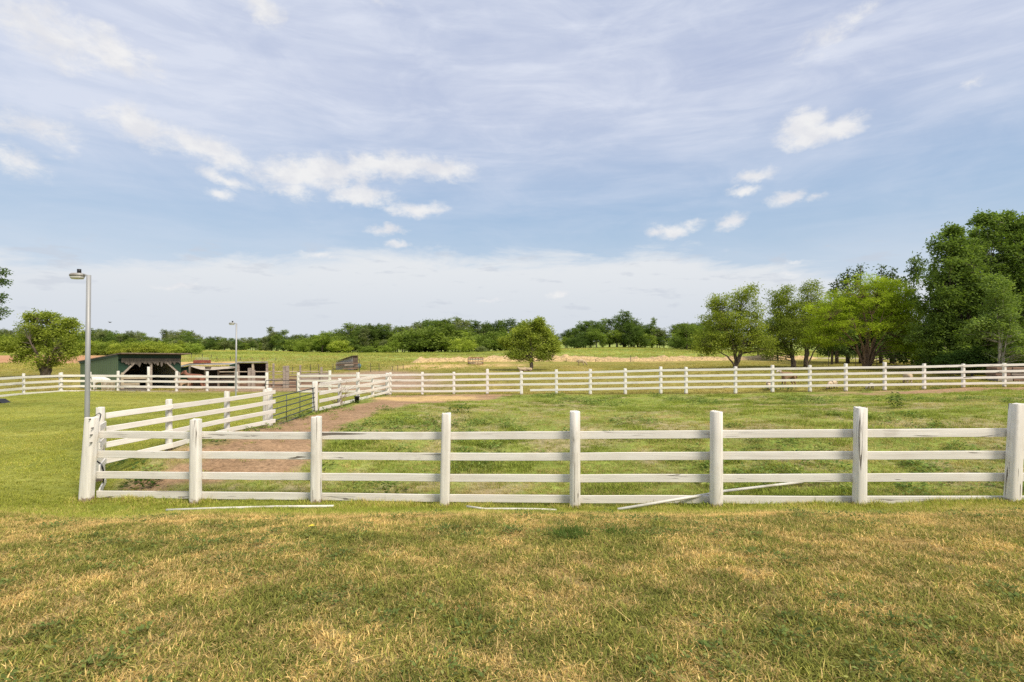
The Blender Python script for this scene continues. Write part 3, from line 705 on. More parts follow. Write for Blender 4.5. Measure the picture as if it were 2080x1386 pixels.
# back corner post and the short foreshortened panel, then the side run to the gate
sb = P(206, 1000, 11.9); sb.z = h(sb.x, sb.y)
side = thing('board_fence', sb, 'white four-board fence running back from the corner post to the grey tube gate', 'fence')
add_post(side, 204, CY + (CAMZ - sb.z) * F / 11.9, 828, 11.9, 20, .3, False)
for x, yb, yt, d, wp in SIDE: add_post(side, x, yb, yt, d, wp, .35, False)
add_post(side, 538, 866, 791, 18.0, 9, .4, False)
SR = [(203,(845.4,873,905,937)),(343,(826,850.5,877,904.5)),(461,(811,831.7,852.5,873)),(553,(796.5,816,835.5,855))]
for k, (xa, da, xb, db) in enumerate([(206,11.85,343,13.2),(343,13.2,461,15.62),(461,15.62,553,18.05)]):
    ra, rb = rows_at(xa, SR), rows_at(xb, SR)
    for j in range(4):
        e = (.04 if k == 1 else 0)
        A_, B_ = P(xa, ra[j], da), P(xb, rb[j], db); A_.x += .10; B_.x += .10
        add_board(side, A_, B_, .13, .028, .2)
for ya, yb_ in ((870, 862), (905, 893), (952, 935), (1000, 975)):
    add_board(side, P(200, ya, 10.95) + Vector((.02, 0, 0)), P(212, yb_, 11.75) + Vector((.03, 0, 0)), .14, .028, .3)
# side run beyond the gate up to the far corner
s2b = P(640, 838, 21.77)
side2 = thing('board_fence', s2b, 'short white board fence between grey tube gate and far corner, with a dead vine', 'fence')
for x, yb, yt, d, wp in SIDE2: add_post(side2, x, yb, yt, d, wp, .3, False)
S2R = [(645,(781.5,799.5,815,831)),(787,(761.7,773,785,796))]
for k in range(4):
    xa, da, xb, db = SIDE2[k][0] + (4 if k == 0 else 0), SIDE2[k][3], SIDE2[k + 1][0], SIDE2[k + 1][3]
    ra, rb = rows_at(xa, S2R), rows_at(xb, S2R)
    for j in range(4):
        A_, B_ = P(xa, ra[j], da), P(xb, rb[j], db); A_.x += .11; B_.x += .11
        add_board(side2, A_, B_, .14, .028, .2)
# far fence
fb = P(793, 803, far_D(793))
farf = thing('board_fence', fb, 'long white four-board fence across the far side of the paddock', 'fence')
FRR = [(793,(762.3,773,784,795)),(858,(761.5,773,784,795)),(922,(760.6,772,783.5,795)),(1059,(758.7,770,781.5,793)),(1200,(756.5,768,779.4,791)),(1342,(752.7,764.7,776.5,788.3)),(1494,(750.7,762.6,774.3,786)),(1569,(749.7,761.6,773.3,785)),(1718,(747.5,759.6,771.3,783)),(1877,(745.3,757,769,780.8)),(2040,(741.8,754.4,767,778.4)),(2127,(740,753,766,777.5))]
for i, (x, yb, yt) in enumerate(FAR):
    add_post(farf, x, yb, yt, far_D(x) + .09, 6.2 + 3.2 * i / 18, random.uniform(.1, .6), False)
for k in range(len(FAR) - 1):
    xa, xb = FAR[k][0], FAR[k + 1][0]; ra, rb = rows_at(xa, FRR), rows_at(xb, FRR)
    for j in range(4):
        if k == 4 and j == 3: xs = xa + 18
        else: xs = xa
        add_board(farf, P(xs, ra[j], far_D(xs)), P(xb, rb[j], far_D(xb)), .135, .028, random.choice([.05, .15, .35]))
# left fences
lb = P(542, 795, 37)
leftf = thing('board_fence', lb, 'white four-board fence behind the lawn in front of the green barn', 'fence')
LRR = [(-30,(771.5,784,796,808)),(48,(766.9,778.4,789.5,800.6)),(125,(763.6,774.3,785,795.4)),(183,(763.6,774.3,784.8,795.6)),(400,(765.3,775.8,787,797.7)),(542,(766,776,787.7,798.5))]
for i, ((x, yb, yt), d) in enumerate(zip(LEFT, LD)):
    add_post(leftf, x, yb + 2, yt, d + .09, 6.6 if x < 540 else 7.2, random.uniform(.1, .5), False)
add_post(leftf, 122, 797, 757.5, 36.5, 6, .2, False)
for k in range(len(LEFT) - 1):
    xb, xa = LEFT[k][0], LEFT[k + 1][0]; db, da = LD[k], LD[k + 1]
    ra, rb = rows_at(xa, LRR), rows_at(xb, LRR)
    for j in range(4): add_board(leftf, P(xa, ra[j], da), P(xb, rb[j], db), .15, .028, random.choice([.05, .15, .35]))
l2b = P(606, 804, 35.7)
left2 = thing('board_fence', l2b, 'short white board fence right of the small dark gate, behind the dead vine', 'fence')
L2 = [(606,803.5,757,35.7),(670,805,753,35.5),(727,806,757,35.3),(786,803,758,35.25)]
L2R = [(606,(764,774,785,795.4)),(786,(762.5,773.5,784.5,795.2))]
for x, yb, yt, d in L2: add_post(left2, x, yb, yt, d + .09, 6.8, .3, False)
for k in range(3):
    ra, rb = rows_at(L2[k][0], L2R), rows_at(L2[k + 1][0], L2R)
    for j in range(4): add_board(left2, P(L2[k][0], ra[j], L2[k][3]), P(L2[k + 1][0], rb[j], L2[k + 1][3]), .14, .028, .2)

# ---------------------------------------------------------------- tube gates
g0, g1 = 18.35, 21.5
gb = P(550, 868, g0); gr = thing('tube_gate', gb, 'grey six-rail metal tube gate standing closed in the side fence', 'gate')
tl = [809, 821, 833, 846, 856.5, 867.5]; trr = [788, 798.5, 807.5, 817, 826, 834.5]
xl, xr = 550.5, 639
for j in range(6):
    a, b = P(xl + j * .5, tl[j], g0), P(xr, trr[j], g1)
    m = MB(); m.tube([a, (a + b) / 2 + Vector((0, 0, -.01)), b], .021, 8); m.part('rail', M['gate'], gr, True)
for f in (0., .36, .67, 1.):
    D_ = 1 / ((1 - f) / g0 + f / g1); x = xl + (xr - xl) * f + (1.2 if f == 0 else 0)
    t, b = tl[0] + (trr[0] - tl[0]) * f, tl[5] + (trr[5] - tl[5]) * f
    a, b = P(x - (0 if f < 1 else 3), t, D_), P(x, b, D_); m = MB()
    m.tube([a + Vector((0, -.024, 0)), b + Vector((0, -.024, 0))], .021 if f in (0., 1.) else .014, 8); m.part('upright', M['gate'], gr, True)
d2 = 36.2; g2b = P(571, 803, d2); gr2 = thing('tube_gate', g2b, 'small dark rounded tube gate between the two left fences', 'gate')
m = MB(); pts = [P(539, 806, d2), P(539, 779, d2), P(539.6, 775.5, d2), P(541.5, 773.4, d2), P(544, 773, d2), P(598, 773, d2), P(600.6, 773.4, d2), P(602.2, 775.2, d2), P(602.6, 779, d2), P(602.6, 804, d2)]
m.tube(pts, .026, 8); m.part('frame', M['gate2'], gr2, True)
for y in (781.3, 788, 795, 801): m = MB(); m.tube([P(539, y, d2), P(602.6, y, d2)], .02 if y < 785 else .009, 6); m.part('rail', M['gate2'], gr2, True)

# ---------------------------------------------------------------- light poles
def light_pole(x0, yb, x1, yt, D, rad, hs, label):
    b, t = P(x0, yb, D), P(x1, yt, D); b.z = h(b.x, b.y) - .1
    r = thing('light_pole', b, label, 'light pole', 'yard light poles')
    m = MB(); m.tube([b, b + (t - b) * .02, b + (t - b) * .5, t], [rad * 1.05, rad * 1.03, rad, rad * .92], 14); m.part('pole', M['galv'], r, True)
    m = MB(); m.tube([t + Vector((0, 0, -.04 * hs)), t + Vector((-.12 * hs, 0, .02 * hs)), t + Vector((-.2 * hs, 0, .02 * hs))], .022 * hs, 8); arm = m.part('bracket', M['galv'], r, True)
    c = t + Vector((-.36 * hs, 0, 0))
    m = MB(); n = 12
    # shallow housing with rounded plan
    def ring(z, a, bb): return [c + Vector((a * math.copysign(abs(math.cos(k * 2 * math.pi / n)) ** .6, math.cos(k * 2 * math.pi / n)), bb * math.copysign(abs(math.sin(k * 2 * math.pi / n)) ** .6, math.sin(k * 2 * math.pi / n)), z * hs)) for k in range(n)]
    def loft(m, rs):
        V = [p for q_ in rs for p in q_]
        Fc = [(i * n + k, i * n + (k + 1) % n, (i + 1) * n + (k + 1) % n, (i + 1) * n + k) for i in range(len(rs) - 1) for k in range(n)]
        Fc += [tuple(range(n - 1, -1, -1)), tuple((len(rs) - 1) * n + k for k in range(n))]; m.add(V, Fc)
    loft(m, [ring(-.035, .20 * hs, .14 * hs), ring(.02, .20 * hs, .14 * hs), ring(.06, .15 * hs, .10 * hs)]); head = m.part('lamp_head', M['tin'], r, True)
    m = MB(); loft(m, [ring(-.125, .155 * hs, .10 * hs), ring(-.08, .18 * hs, .125 * hs), ring(-.036, .19 * hs, .132 * hs)]); lens_ = m.part('lamp_lens', M['lens'], r, True); lens_.parent = head
    m = MB(); q0 = c + Vector((.06 * hs, 0, .055 * hs)); m.tube([q0, q0 + Vector((0, 0, .13 * hs))], .055 * hs, 10); cell_ = m.part('photocell', M['black'], r, True); cell_.parent = head
    return r
light_pole(176, 900, 180.3, 559, 14, .058, .85, 'tall grey light pole behind the leaning corner post')
light_pole(479, 801, 480.3, 657, 32.5, .047, .8, 'distant thin light pole on the lawn by the white fence, near the open sheds')

# ---------------------------------------------------------------- wires and hose at the corner
m = MB(); m.tube([P(189, 848, 11.6), P(197, 842, 11.5), P(202, 839, 11.5), P(204, 845, 11.4), P(200, 856, 11.2)], .007, 6); m.tube([P(204, 840, 11.5), P(205.5, 843, 11.5), P(203, 853, 11.3), P(198, 864, 11.1)], .007, 6)
tag(m.solo('electric_wire', M['black'], P(200, 850, 11.4), True), 'thin black wire looped over the back of the corner post', 'wire')
m = MB(); pts = [P(190, 936, 11.1), P(197, 937, 11.1), P(204, 942, 11.1), P(208.5, 950, 11.1), P(211, 962, 11.1), P(211, 972, 11.2), P(209.5, 981, 11.3)]
m.tube(pts, .016, 8); tag(m.solo('water_hose', M['black'], P(209.5, 981, 11.3), True), 'bent black hose hanging from the fence corner to the ground', 'hose')

# white pipes lying along the fence
def pipe(pts, rad, label):
    m = MB(); m.tube(pts, rad, 9); tag(m.solo('white_pipe', M['pvc'], pts[0], True), label, 'pipe', 'white pipes along the front fence')
def on_ground(x, y, D, up=.03):
    p = P(x, y, D); p.z = h(p.x, p.y) + up; return p
pipe([on_ground(x, 0, D, .026) for x, D in ((338, 9.85), (450, 9.82), (560, 9.83), (678, 9.84))], .024, 'straight white pipe lying in the grass before the second and third posts')
pipe([P(1255, 1035, 9.35), P(1440, 1004, 9.75), P(1470, 998, 10.05), P(1632, 979, 11.2)], .026, 'long white pipe leaning through the bottom of the fence')
pipe([on_ground(x, 0, D, u) for x, D, u in ((948, 9.62, .06), (985, 9.45, .03), (1030, 9.4, .03), (1085, 9.42, .025), (1130, 9.48, .01))], .02, 'thin bent white pipe half sunk in the grass before the fourth post')

# bucket
bp = P(725, 824, 26.6); bp.z = h(bp.x, bp.y)
bk = thing('bucket', bp, 'black plastic bucket hanging low at the fence beside the spilled straw', 'bucket')
def lathe(m, c, prof, n=16):
    V = [c + Vector((r * math.cos(2 * math.pi * k / n), r * math.sin(2 * math.pi * k / n), z)) for r, z in prof for k in range(n)]
    Fc = [(i * n + k, i * n + (k + 1) % n, (i + 1) * n + (k + 1) % n, (i + 1) * n + k) for i in range(len(prof) - 1) for k in range(n)]
    m.add(V, Fc)
m = MB(); lathe(m, bp, [(.001, .02), (.10, .02), (.125, .30), (.14, .30), (.14, .34), (.122, .34), (.10, .05), (.001, .05)]); m.part('bucket_body', M['black'], bk, True)
m = MB(); m.tube([bp + Vector((.135 * math.cos(a), -.03, .33 + .12 * math.sin(a))) for a in np.linspace(0, math.pi, 9)], .005, 6); m.part('handle', M['galv'], bk, True)

# dead vine climbing the second post beyond the gate
vb = P(690, 827, 24.8); vb.z = h(vb.x, vb.y)
m = MB()
for s in range(16):
    rr = random.Random(s); x, y, z = vb.x + rr.uniform(-.1, .15), vb.y - .12, vb.z; pts = [(x, y, z)]; dirx = rr.uniform(-.06, .08)
    n = rr.randint(5, 10)
    for k in range(n):
        dirx += rr.uniform(-.12, .12); x += dirx * .6; y += rr.uniform(-.03, .03); z += rr.uniform(.08, .17); z = min(z, vb.z + 1.35); pts.append((x, y, z))
    m.tube(pts, [.013 * (1 - .7 * k / n) for k in range(n + 1)], 5)
for s in range(26):
    rr = random.Random(100 + s); x, z = vb.x + rr.uniform(-.15, .3), vb.z + rr.uniform(.3, 1.3); p = Vector((x, vb.y - .13, z)); d = Vector((rr.uniform(-.8, 1), rr.uniform(-.1, .1), rr.uniform(-.3, .5)))
    m.tube([p, p + d * .2, p + d * .4 + Vector((0, 0, -.06))], [.007, .005, .003], 4)
tag(m.solo('dead_vine', M['vine'], vb), 'leafless dead vine clinging to a white post beyond the gate', 'vine')

# ---------------------------------------------------------------- green barn
bP = P(240, 797, 38.3); bQ = P(163, 794, 42.5); gl = min(h(bP.x, bP.y), h(bQ.x, bQ.y)) - .1
bP.z = bQ.z = gl
wdir = Vector((bQ.x - bP.x, bQ.y - bP.y, 0)); Lw = wdir.length; wdir.normalize()
fdir = Vector((-wdir.y, wdir.x, 0))
if fdir.x < 0: fdir = -fdir
k_ = ((367 - CX) / F)
Lf = (k_ * bP.y - bP.x) / (fdir.x - k_ * fdir.y)
bR = bP + fdir * Lf; bS = bQ + fdir * Lf
barn = thing('barn', bP, 'green metal barn with an open front and a torn grey fringe under its roof', 'barn')
zt = lambda x, y, p: CAMZ - (y - CY) * p.y / F
hP = zt(240, 721, bP) - gl; hQ = zt(163, 736, bQ) - gl; hR = zt(367, 722, bR) - gl; hS = hQ
up = Vector((0, 0, 1))
# corrugated side wall: ribbed sheet
def ribbed(m, a, b, ha, hb, n, depth, nrm):
    V = []; top = []
    for i in range(n * 4 + 1):
        t = i / (n * 4); p = a.lerp(b, t); o = nrm * (depth if i % 4 in (1,) else 0)
        V.append(p + o); top.append(p + o + up * (ha + (hb - ha) * t))
    k = len(V); m.add(V + top, [(i, i + 1, k + i + 1, k + i) for i in range(k - 1)])
m = MB(); ribbed(m, bP, bQ, hP, hQ, 20, .035, -fdir); m.part('side_wall', M['green'], barn)
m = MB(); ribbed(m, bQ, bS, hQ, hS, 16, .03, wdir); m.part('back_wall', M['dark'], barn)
m = MB(); ribbed(m, bS, bR, hS, hR, 20, .03, fdir); m.part('far_wall', M['tin'], barn)
# front gable pieces: header, two green corner panels with cut diagonals
hd0, hd1 = hP - .55, hR - .5
m = MB(); m.beam(bP + up * (hP - .16) - wdir * .06, bR + up * (hR - .16) - wdir * .06, .06, .34); m.part('header', M['greendark'], barn)
m = MB()
for c, hh, s in ((bP, hP, 1), (bR, hR, -1)):
    m.prism([c + up * .0, c + up * (hh - .42), c + fdir * s * (Lf * .27) + up * (hh - .42), c + fdir * s * .28 + up * (hh * .50), c + fdir * s * .22 + up * 0], -wdir * .04)
m.part('corner_panel', M['greendark'], barn)
m = MB()
for c, hh, s in ((bP, hP, 1), (bR, hR, -1)):
    m.beam(c + fdir * s * .20 + up * (hh * .50) - wdir * .1, c + fdir * s * (Lf * .27) + up * (hh - .46) - wdir * .1, .07, .12)
    m.beam(c + fdir * s * .16 - wdir * .1, c + fdir * s * .16 + up * (hh * .52) - wdir * .1, .12, .12, fdir)
m.part('brace', M['greywood'], barn)
mid = bP.lerp(bR, .5); m = MB(); m.beam(mid - wdir * .02, mid + up * (hP - .3) - wdir * .02, .14, .14, fdir); m.part('front_post', M['greywood'], barn)
m = MB()
for i in range(3): m.beam(bP + fdir * .2 + up * (.45 + .5 * i) + wdir * Lw * .93, bR - fdir * .2 + up * (.45 + .5 * i) + wdir * Lw * .93, .05, .16)
m.part('inner_rail', M['brownwood'], barn)
m = MB(); e = .42
a0 = bP - fdir * .10 - wdir * .75 + up * (hP + .10); a1 = bR + fdir * .40 - wdir * .75 + up * (hR + .10)
b0_ = bQ - fdir * .10 + wdir * .25 + up * (hQ + .02); b1_ = bS + fdir * .40 + wdir * .25 + up * (hS + .02)
m.prism([a0, a1, b1_, b0_], up * .07); m.part('roof', M['roofrust'], barn)
m = MB(); m.beam(bP - fdir * .04 - wdir * .05 + up * (hP + .02), bQ - fdir * .04 + up * (hQ - .02), .05, .22); m.part('trim_board', M['greendark'], barn)
m = MB()
m.beam(bP + up * (hP - .40) - wdir * .13 + fdir * .15, bR + up * (hR - .40) - wdir * .13 - fdir * .1, .02, .30)
for i in range(26):
    t0 = .06 + .90 * i / 26; t1 = t0 + .90 / 26 * 1.1; rr = random.Random(i * 3 + 1)
    p0 = bP.lerp(bR, t0) + up * (hP - .53) - wdir * (.13 + .03 * (i % 2)); p1 = bP.lerp(bR, min(t1, .99)) + up * (hP - .53) - wdir * (.13 + .03 * (i % 2))
    L = .08 + .30 * rr.random() ** 1.5 + .14 * math.sin(i * .8) ** 2; sl = fdir * rr.uniform(-.07, .12)
    m.add([p0, p1, p1 - up * L * rr.uniform(.4, .9) + sl * .6, (p0 + p1) / 2 - up * L + sl, p0 - up * L * rr.uniform(.3, .8) + sl * .5], [(0, 1, 2, 3, 4)])
m.part('torn_fringe', M['palm'], barn)

# low shed with the sagging tan awning
def hh_(x, y, D): return P(x, y, D)
D1 = 43.5; base1 = P(425, 792, D1); base1.z = h(base1.x, base1.y)
sh = thing('animal_shed', base1, 'low dark green animal shed under a sagging tan awning', 'shed')
gz = base1.z
def pt(x, y, D): return P(x, y, D)
def gpt(x, D): p = P(x, 0, D); p.z = h(p.x, p.y) - .05; return p
m = MB(); m.prism([gpt(368, D1), gpt(386, D1), pt(386, 743.5, D1), pt(368, 747, D1)], (0, .06, 0)); m.prism([gpt(463, D1), gpt(482, D1), pt(482, 740, D1), pt(463, 747, D1)], (0, .06, 0))
m.part('front_panel', M['greendark'], sh)
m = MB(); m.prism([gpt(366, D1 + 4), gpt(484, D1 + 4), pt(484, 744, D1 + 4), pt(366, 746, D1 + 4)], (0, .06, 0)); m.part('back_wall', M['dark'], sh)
m = MB(); m.prism([gpt(386, D1 + .2), gpt(463, D1 + .2), pt(463, 774, D1 + .2), pt(386, 772, D1 + .2)], (0, .06, 0)); m.part('front_boards', M['brownwood'], sh)
m = MB(); m.prism([pt(366, 746.5, D1 - .2), pt(386, 741.5, D1 - .2), pt(482, 741.0, D1 - .2), pt(482, 739.0, D1 + 4.3), pt(386, 739.5, D1 + 4.3), pt(366, 744.5, D1 + 4.3)], (0, 0, .06)); m.part('roof', M['tin'], sh)
m = MB()
rowa = [(388, 744.5), (398, 745.5), (410, 746.5), (425, 747.5), (440, 747.5), (455, 746.8), (468, 746.5), (478, 747)]; rowb = [(388, 745), (397, 748), (408, 751), (420, 752), (437, 751.5), (452, 750), (466, 749), (479, 747.5)]
V = [pt(x, y - 2.2, D1 - .1) for x, y in rowa] + [pt(x, y, D1 - 1.5) for x, y in rowb]; n = len(rowa)
m.add(V, [(i, i + 1, n + i + 1, n + i) for i in range(n - 1)]); m.part('awning', M['canvas'], sh)
for x, y in ((386, 743), (417, 749), (444, 752), (478, 750)): m = MB(); b = gpt(x, D1 - .7); t = pt(x, y, D1 - .7); m.beam(b, t, .13, .13, Vector((1, 0, 0))); m.part('shed_post', M['greywood'], sh)
m = MB(); m.beam(pt(386, 773, D1 - .4), pt(482, 771, D1 - .4), .04, .16); m.beam(pt(444, 762, D1 - .4), pt(482, 761, D1 - .4), .04, .13); m.part('shed_rail', M['greywood'], sh)
m = MB(); m.tube([pt(417.5, 747.2, D1 - 1.3), pt(428, 747.0, D1 - 1.3)], .09, 8); tag(m.solo('rolled_tarp', M['dark'], pt(422, 748, D1 - 1.3), True), 'dark roll lying on the sagging tan awning', 'tarp')

# open box shed right of the far lamp post
D2 = 42.5; b2 = P(513, 790, D2); b2.z = h(b2.x, b2.y)
sh2 = thing('animal_shed', b2, 'small open fronted shed with a flat tin roof right of the distant light pole', 'shed')
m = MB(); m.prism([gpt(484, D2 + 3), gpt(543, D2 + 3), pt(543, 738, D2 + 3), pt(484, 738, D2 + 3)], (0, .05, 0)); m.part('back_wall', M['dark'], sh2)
m = MB(); m.prism([gpt(484, D2), gpt(484, D2 + 3), pt(484, 739, D2 + 3), pt(484, 738, D2)], (.06, 0, 0)); m.prism([gpt(542, D2), gpt(542, D2 + 3), pt(542, 739, D2 + 3), pt(542, 738, D2)], (.06, 0, 0)); m.part('side_wall', M['greywood'], sh2)
m = MB(); m.prism([pt(466, 741.5, D2 - .1), pt(482.5, 737.5, D2 - .1), pt(482.5, 744, D2 - .1), pt(466, 744.5, D2 - .1)], (0, .3, 0)); m.part('roof_flap', M['greendark'], sh2)
m = MB(); m.prism([pt(482, 737.2, D2 - .25), pt(544, 736.8, D2 - .25), pt(544, 737.2, D2 + 3.2), pt(482, 737.4, D2 + 3.2)], (0, 0, .09)); m.part('roof', M['tin'], sh2)
for x in (484.3, 514, 542.5): m = MB(); m.beam(gpt(x, D2 - .1), pt(x, 738, D2 - .1), .14, .14, Vector((1, 0, 0))); m.part('shed_post', M['greywood' if x != 514 else 'palewood'], sh2)
m = MB(); m.prism([gpt(485, D2 + .3), gpt(542, D2 + .3), pt(542, 764, D2 + .3), pt(485, 764, D2 + .3)], (0, .05, 0)); m.part('kick_board', M['brownwood'], sh2)

# weathered pen of rails and planks
D3 = 40.3; b3 = P(580, 800, D3); b3.z = h(b3.x, b3.y)
pen = thing('plank_pen', b3, 'weathered wooden pen of grey rails and brown planks behind the small dark gate', 'pen')
for x, yt, wp in ((507, 748, 5.5), (514.5, 752, 6), (578, 744, 5.5), (584, 743.5, 5.5), (610, 742, 2.2), (653, 746, 3), (555.5, 738.5, 2.4)):
    m = MB(); b = gpt(x, D3); t = pt(x, yt, D3); m.beam(b, t, wp * D3 / F, .15, Vector((0, 1, 0))); m.part('post', M['greywood'], pen)
for (xa, ya, xb, yb_, hh, mt) in ((446, 755.6, 666, 754.6, .06, 'palewood'), (546, 762, 604, 760.5, .05, 'greywood'), (546, 771.5, 578, 770, .10, 'greywood'), (546, 783, 578, 783, .18, 'brownwood'), (546, 790, 578, 790, .18, 'brownwood'), (546, 797, 578, 797, .12, 'brownwood'),
                             (579, 765.5, 611, 765.5, .10, 'brownwood'), (579, 772, 611, 772, .18, 'brownwood'), (579, 779, 611, 779, .20, 'brownwood'), (579, 786, 611, 786, .20, 'brownwood'), (579, 793, 611, 793, .20, 'brownwood'), (612, 762, 668, 759.5, .20, 'greywood'), (612, 770, 668, 769, .20, 'greywood'), (612, 778, 668, 777, .18, 'brownwood'), (612, 787, 668, 786, .2, 'brownwood'),
                             (484, 766, 546, 766, .12, 'greywood'), (484, 777, 546, 777, .16, 'palewood'), (484, 788, 546, 788, .14, 'greywood')):
    m = MB(); dd = D3 + .12; m.beam(pt(xa, ya, dd), pt(xb, yb_, dd), .04, hh); m.part('plank', M[mt], pen)

# slatted hay rack beside the white pony
D4 = 38.6; b4 = P(222, 794, D4); b4.z = h(b4.x, b4.y)
rk = thing('hay_rack', b4, 'pale slatted hay rack behind the fence beside the white pony', 'hay rack')
m = MB(); m.beam(pt(206, 776.5, D4), pt(238, 776.5, D4), .06, .07); m.beam(pt(206, 793, D4), pt(238, 793, D4), .06, .07); m.part('rail', M['palewood'], rk)
m = MB()
for i in range(12): x = 206.5 + i * 2.8; m.beam(pt(x, 776.5, D4 - .05), pt(x + .6, 793.5, D4 - .05), .03, .05, Vector((0, 1, 0)))
m.part('slats', M['palewood'], rk)
D5 = 37.6; b5 = P(272, 794, D5); b5.z = h(b5.x, b5.y)
tr = thing('feed_trough', b5, 'long weathered wooden feed trough in front of the open barn', 'trough')
m = MB(); m.beam(pt(246, 768.5, D5), pt(300, 768.5, D5), .05, .14); m.beam(pt(246, 781, D5), pt(283, 781, D5), .05, .2); m.part('plank', M['palewood'], tr)
m = MB(); m.beam(pt(246, 791.5, D5), pt(300, 792, D5), .3, .12); m.part('bottom_board', M['greywood'], tr)
m = MB()
for x in (249, 299): m.beam(gpt(x, D5), pt(x, 757 if x < 260 else 766, D5), .12, .1, Vector((0, 1, 0)))
m.part('leg', M['palewood'], tr)

# small plank shed in the pasture
D6 = 66; b6 = P(711, 751, D6); b6.z = h(b6.x, b6.y)
ps = thing('plank_shed', b6, 'little lean-to shed of rusty brown planks with grey tin side, out in the pasture', 'shed')
m = MB(); m.prism([gpt(682, D6 + 1.5), gpt(717, D6), pt(717, 724.5, D6), pt(684, 735.5, D6 + 1.5)], (.02, .06, 0)); m.part('side_wall', M['tin'], ps)
m = MB(); m.prism([gpt(717, D6), gpt(727, D6 + .6), pt(727, 724, D6 + .6), pt(717, 724, D6)], (0, .06, 0)); m.part('shaded_opening', M['dark'], ps)  # solid dark sheet whose colour stands in for the shade inside the open front
m = MB(); m.prism([pt(715, 724, D6 - .3), pt(728, 723, D6 + .4), pt(722, 724, D6 + 3.5), pt(683, 734.5, D6 + 3.2), pt(682, 735.3, D6 + 1.3)], (0, 0, .08)); m.part('roof', M['dark'], ps)
for i, (xa, ya, xb, yb_) in enumerate(((682, 738, 717, 736), (681, 742, 717, 740), (682, 746, 728, 744), (697, 749.5, 728, 748), (700, 742, 718, 741.3), (717, 738, 729, 738))):
    m = MB(); m.beam(pt(xa, ya, D6 - .25 + (1.5 if xa < 690 else 0)), pt(xb, yb_, D6 - .25), .04, .17); m.part('plank', M['brownwood' if i % 2 else 'greywood'], ps)
m = MB(); m.tube([pt(729, 748, D6 + .3), pt(730, 742, D6 + .3), pt(729, 739, D6 + .3)], [.2, .26, .12], 8); tag(m.solo('feed_sack', M['teal'], pt(729, 748, D6 + .3), True), 'dusty blue sack standing at the right end of the plank shed', 'sack')

# feeders
D7 = 86; b7 = P(410, 739, D7); b7.z = h(b7.x, b7.y)
fd = thing('hay_feeder', b7, 'rusty brown box hay feeder with grey bars on the straw behind the awning shed', 'hay feeder')
m = MB(); m.box(P(410.5, 735.5, D7), (2.2, 1.2, .62)); m.part('feeder_box', M['red'], fd)
m = MB()
for i in range(11): x = 397.5 + i * 2.6; m.tube([P(x, 733, D7 - .55), P(x, 727.5, D7 - .55)], .02, 5)
m.tube([P(397, 727.5, D7 - .55), P(424, 727.5, D7 - .55)], .03, 5); m.part('feeder_bars', M['galv'], fd)
D8 = 78; b8 = P(965, 741, D8); b8.z = h(b8.x, b8.y)
fd2 = thing('hay_feeder', b8, 'round teal and red metal hay feeder on the yellow straw patch in the pasture', 'hay feeder')
c8 = b8 + Vector((0, 1.0, 0))
for z, mt, nm in ((.25, 'teal', 'lower_ring'), (.78, 'teal', 'middle_ring'), (1.0, 'red', 'upper_ring')):
    m = MB(); m.tube([c8 + Vector((1.15 * math.cos(a), 1.15 * math.sin(a), z)) for a in np.linspace(0, 2 * math.pi, 25)], .035, 6, False); m.part(nm, M[mt], fd2, True)
m = MB()
for a in np.linspace(0, 2 * math.pi, 17)[:-1]: m.tube([c8 + Vector((1.15 * math.cos(a), 1.15 * math.sin(a), .0)), c8 + Vector((1.15 * math.cos(a + .1), 1.15 * math.sin(a + .1), 1.0))], .025, 5)
m.part('bars', M['red'], fd2)
V = []; m = MB(); lathe(m, c8, [(1.0, .0), (.95, .35), (.6, .55), (.01, .6)], 14); m.part('hay_fill', M['straw'], fd2, True)

# old straw windrow across the pasture
def windrow():
    n, W = 220, 9; V = []
    xs = np.linspace(833, 1665, n)
    for i, x in enumerate(xs):
        D = 86 + 2.0 * math.sin(i * .03) + 4 * (i / n); X0 = XW(x, D)
        hh = 1.0 * (.55 + .75 * float(fbm(X0, 0, 4, 3, 111)) - .1) * (sstep(0, 6, i)) * sstep(n, n - 8, i) * (1 - .25 * i / n)
        for j in range(W):
            t = j / (W - 1) * 2 - 1; yy = D + t * 1.7
            zz = h(X0, yy) - .03 + hh * max(0, 1 - t * t) ** .7 * (1 + (float(vnoise(X0 * 2.2, yy * 2.2, 5)) - .5) * .75)
            V.append((X0, yy, zz))
    Q = [(i * W + j, (i + 1) * W + j, (i + 1) * W + j + 1, i * W + j + 1) for i in range(n - 1) for j in range(W - 1)]
    tag(link('straw_windrow', mesh_np('straw_windrow', V, Q, smooth=True), M['straw']), 'long low bank of old straw lying across the pasture', 'straw bank')
windrow()

# wire fences with steel stakes
def wire_fence(posts, rad, label, wires, mat='tpost'):
    b = posts[0]; base = P(b[0], b[1], b[3]); base.z = h(base.x, base.y)
    r = thing('wire_fence', base, label, 'wire fence')
    tops = []
    for x, yb, yt, D in posts:
        p = P(x, yb, D); p.z = h(p.x, p.y); t = P(x, yt, D); tops.append((p, t)); m = MB(); m.tube([p - Vector((0, 0, .1)), t], rad, 5); m.part('stake', M[mat], r)
    for f in wires:
        m = MB(); m.tube([p.lerp(t, f) for p, t in tops], .007, 4); m.part('wire', M['tpost'], r)
    return r
wire_fence([(594, 757, 746, 60), (631, 756, 741, 61), (647, 756, 740, 61.5), (676.5, 755, 739, 62), (730, 758, 730, 57), (753, 754, 738, 62), (770, 753, 738, 63), (797, 752, 744, 64), (808, 751, 741, 65), (819, 750, 739, 66)], .035, 'sagging wire fence on dark stakes beside the little plank shed', (.35, .65, .92))
